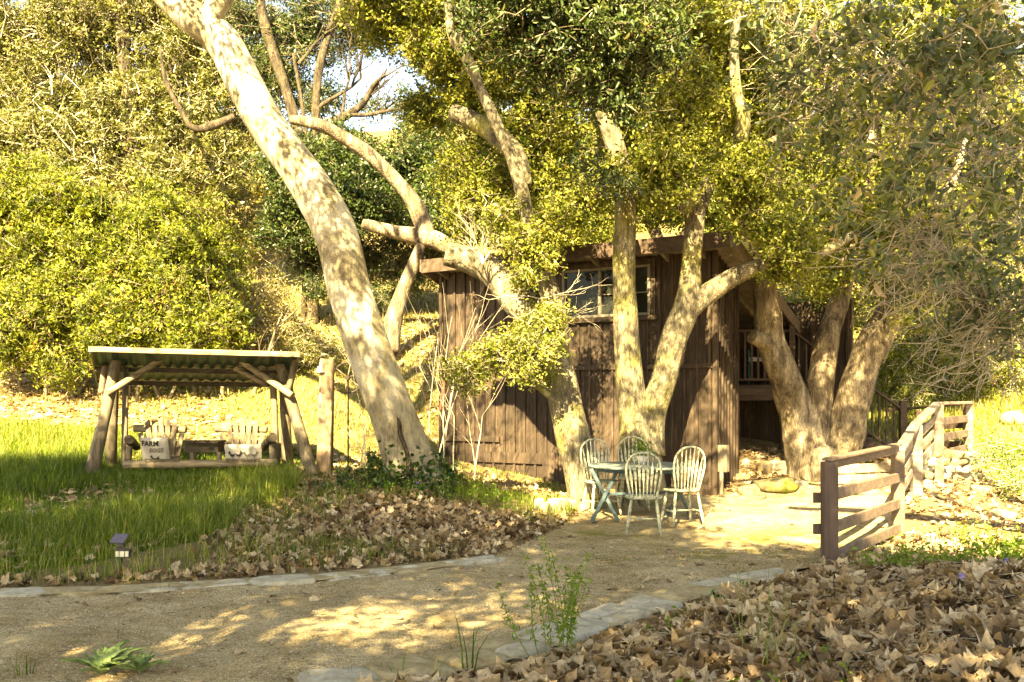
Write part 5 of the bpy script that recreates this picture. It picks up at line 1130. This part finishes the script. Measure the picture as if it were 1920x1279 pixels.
# ivy climbing the sycamore foot
t0 = tag(bpy.data.objects.new('ivy_on_trunk', None), 'dark ivy climbing the lowest metre of the white trunk', 'ivy'); COL.objects.link(t0); t0.location = on(765, 13.0)
L = []
for _ in range(420):
    py = 905-abs(rng.normal(0, 28)); cx = np.interp(py, [760, 830, 892, 925], [725, 752, 772, 782]); a = rng.uniform(math.pi, 2*math.pi); r_ = .42+.012*rng.random()+(py-830)/600
    c = P(cx, py, 13.5); L.append([c.x+math.cos(a)*r_*1.06, 13.5+math.sin(a)*r_*1.06, c.z])
V, Fc, m = leaf_geo(np.array(L), .075, .8, .2, True, hang=.5); npobj('leaves', V, Fc, M['ivy_leaf'], t0, tone=np.repeat(rng.random(len(L)), m))
# ---- individual plants
def weed(px, py, h, stems, name, lab, leaf=.03, spread=.1, mat='weed_leaf', n=60, aspect=.3, seed=0, cat='plant', lean=.15):
    b0 = G(px, py); t = thing(name, b0, lab, cat); A = []; L = []; mb = MB()
    for i in range(stems):
        st = b0+Vector((rng.normal(0, spread*.35), rng.normal(0, spread*.35), -.01)); en = st+Vector((rng.normal(0, spread), rng.normal(0, spread), h*rng.uniform(.6, 1.05))); mid = st.lerp(en, .5)+Vector((rng.normal(0, .02), rng.normal(0, .02), 0))
        mb.tube([st, mid, en], [.003, .0024, .0012], 5, res=3, cap=False)
        for j in range(n):
            s = rng.uniform(.18, 1.02)**.85; p = st.lerp(mid, s*2) if s < .5 else mid.lerp(en, s*2-1); L.append(list(p+Vector((rng.normal(0, leaf*.4), rng.normal(0, leaf*.4), rng.normal(0, leaf*.2)))))
    obj('stem', mb, M['weed_stem'], t); V, Fc, m = leaf_geo(np.array(L), leaf, aspect, .3, True); npobj('leaves', V, Fc, M[mat], t, tone=np.repeat(np.clip(rng.normal(.55, .2, len(L)), 0, 1), m)); return t
M['weed_stem'] = simple('weed_stem', [(.3, (.1, .16, .04)), (.7, (.2, .26, .07))], 20)
weed(1035, 1240, .70, 14, 'tall_weed', 'tall feathery green weed standing in front of the broad stone edging', .038, .13, n=50, aspect=.24)
weed(1255, 1190, .13, 2, 'leafy_seedling', 'small round-leaved seedling standing on the pale edging stones', .035, .01, n=7, aspect=.6)
weed(1290, 1165, .12, 2, 'leafy_seedling', 'tiny seedling at the upper side of the pale edging, right of the other', .035, .01, n=6, aspect=.6)
weed(1345, 1145, .16, 5, 'leafy_seedling', 'bushy little seedling where the pale edging meets the leaves', .035, .05, n=9, aspect=.55)
weed(1215, 1200, .1, 2, 'leafy_seedling', 'lowest small seedling on the pale edging', .032, .01, n=6, aspect=.6)
def rosette(px, py, r, n, lab):
    b0 = G(px, py); t = thing('thistle', b0, lab, 'plant'); mb = MB()
    for i in range(n):
        an = rng.uniform(0, 6.28); L_ = r*rng.uniform(.6, 1.1); el = rng.uniform(.6, 1.35); d = Vector((math.cos(an), math.sin(an), 0)); s = Vector((-d.y, d.x, 0)); vs_ = []; K = 9
        for k in range(K+1):
            q = k/K; c = b0 + d*(L_*q*math.cos(el*(1-q*.5))) + Vector((0, 0, L_*math.sin(el)*q*(1-.45*q))); w = L_*.17*math.sin(math.pi*min(1, q*1.05+.06))*(1 if k % 2 else .45)+.002
            vs_ += [c-s*w+Vector((0, 0, .012)), c, c+s*w+Vector((0, 0, .012))]
        mb.add(vs_, [(3*k+j, 3*k+j+1, 3*k+j+4, 3*k+j+3) for k in range(K) for j in (0, 1)])
    obj('leaves', mb, M['thistle'], t)
M['thistle'] = simple('thistle_leaf', [(.3, (.1, .17, .05)), (.7, (.22, .3, .12))], 30, .6)
rosette(190, 1268, .26, 26, 'jagged-leaved thistle at the bottom left, the larger of two'); rosette(262, 1262, .19, 18, 'smaller jagged thistle just right of the larger one')
def tuft(px, py, h, n, w, lab):
    b0 = G(px, py); X = b0.x+rng.normal(0, .025, n); Y = b0.y+rng.normal(0, .025, n); o = grass(X, Y, h, w, 'grass_tuft', lab, lean=.7); del o['kind']; o['category'] = 'grass tuft'; return o
tuft(880, 1262, .36, 9, .011, 'broad-bladed grass tuft rising from the pale edging near the bottom'); tuft(815, 1285, .2, 6, .009, 'short grass tuft at the bottom edge left of the broad-bladed one')
tuft(742, 1270, .22, 5, .008, 'lone upright grass shoots at the lower end of the pale edging'); tuft(40, 1268, .18, 14, .006, 'thin grass tuft at the bottom left corner'); tuft(312, 1108, .1, 12, .005, 'little grass tuft growing out of the narrow stone edging')
# tall dry stalks over the leaf heap
X = []; 
st = thing('dry_stalks', G(1440, 1270), 'bundle of thin green-brown stalks rising over the leaf heap', 'plant'); mb = MB()
for _ in range(16):
    b0 = G(rng.uniform(1390, 1500), rng.uniform(1230, 1290)); e = b0+Vector((rng.normal(0, .09), rng.normal(0, .08), rng.uniform(.3, .6))); mb.tube([b0, b0.lerp(e, .5)+Vector((rng.normal(0, .02), 0, 0)), e], [.0028, .002, .001], 5, res=3, cap=False)
obj('stem', mb, M['weed_stem'], st)
for px, py, lab in ((783, 925, 'violet periwinkle flower below the white trunk'), (1885, 1078, 'violet periwinkle flower at the right edge'), (1800, 1112, 'violet periwinkle flower over the leaf heap')):
    c = G(px, py)+Vector((0, -.02, .12)); mb = MB()
    for k in range(5):
        a = k*1.2566; d = Vector((math.cos(a), -.25, math.sin(a))); s = Vector((-math.sin(a), 0, math.cos(a))); mb.add([c, c+d*.016+s*.009, c+d*.026, c+d*.016-s*.009], [(0, 1, 2, 3)])
    mb.tube([c, c-Vector((0, -.02, .13))], [.0015, .0015], 4); tag(obj('flower', mb, M['petal']), lab, 'flower')
# bare saplings beside the cabin
def sapling(px, Y, n, hh, lab, seed, mat='dead_twig'):
    t = thing('bare_shrub', on(px, Y), lab, 'shrub'); rs_ = random.Random(seed); b0 = on(px, Y)
    branches(t, [(b0+Vector((rs_.uniform(-.25, .25), rs_.uniform(-.2, .2), -.05)), (rs_.uniform(-.25, .25), rs_.uniform(-.2, .2), 1), hh*rs_.uniform(.6, 1), .013) for _ in range(n)], M[mat], seed, 'stem', 2, 6, .22); return t
sp = sapling(805, 14.6, 4, 2.2, 'leafless pale shrub against the left corner of the cabin', 5); sapling(745, 15.5, 2, 2.8, 'thin bare sapling just right of the white trunk', 9); sapling(700, 14.6, 2, 1.1, 'low bare twigs crossing the foot of the white trunk', 14)
sapling(870, 15.5, 2, 1.6, 'thin bare shoots in front of the cabin wall, left part', 21)
rp_ = P(823, 770, 14.3); tag(obj('ribbon', MB().prism([rp_, rp_+Vector((.03, 0, .02)), rp_+Vector((.09, .02, .42)), rp_+Vector((.06, .02, .44))], (0, .006, 0)), M['ribbon']), 'red ribbon tied on the bare shrub at the cabin corner', 'ribbon')
dt = thing('dead_branch', P(1320, 985, 12.2), 'small forked dead branch on the gravel right of the chairs', 'branch'); b0 = on(1308, 12.2, .02)
branches(dt, [(b0, (1, -.2, .5), .35, .008), (b0, (.8, .1, .9), .3, .008)], M['dead_twig'], 4, 'stem', 1)
# dead branch mass hanging over the roof
db = thing('dead_branch', P(905, 450, 13.9), 'pale dead twig cluster hanging in front of the cabin roof', 'branch'); b0 = P(905, 495, 13.9)
branches(db, [(b0, (dx, -.1, dz), .45, .012) for dx, dz in ((0, 1), (.4, .8), (-.4, .9), (.2, 1), (-.15, .8))], M['dead_twig'], 8, 'stem', 3)
db2 = thing('dead_branch', P(1010, 580, 13.4), 'curling bare grey twigs hanging across the leaning oak stem', 'branch'); b0 = P(1010, 560, 13.4)
branches(db2, [(b0, (dx, -.2, dz), .5, .01) for dx, dz in ((.8, .1), (.5, -.6), (-.7, -.1), (.9, -.3), (-.2, -.8))], M['dead_twig'], 18, 'stem', 2, bend=.8)
# power lines
for i, (y0, y1_) in enumerate(((190, 214), (202, 222), (214, 228))):
    a = P(400, y0-6, 75+i); b = P(1300, y1_+4, 75+i); pts = [a.lerp(b, k/12)-Vector((0, 0, .5*math.sin(math.pi*k/12))) for k in range(13)]
    o = obj('power_line', MB().tube(pts, [.04]*13, 5), M['cable']); tag(o, 'thin cable crossing the sky gap, ' + ('top', 'middle', 'lowest')[i] + ' of three', 'cable', 'power lines')
# hanging dead leaf clusters
for px, py, Y, lab in ((1540, 50, 6, 'pale curled dead leaf caught near the top of the hanging oak twigs'), (1755, 405, 5.5, 'big brown dead leaf caught in the hanging twigs at right'), (1655, 550, 6, 'pale dead leaf dangling at the bottom of the hanging twigs'), (1632, 462, 6, 'small pale dead leaf in the hanging twigs')):
    c = np.array(P(px, py, Y)); n = 1; L = c+rng.normal(size=(n, 3))*.03; V, Fc, m = leaf_geo(L, .14, .5, 0, True, hang=2); tag(npobj('dead_leaf', V-0, Fc, M['litter'], tone=np.full(n*m, .95), origin=c), lab, 'dead leaf')
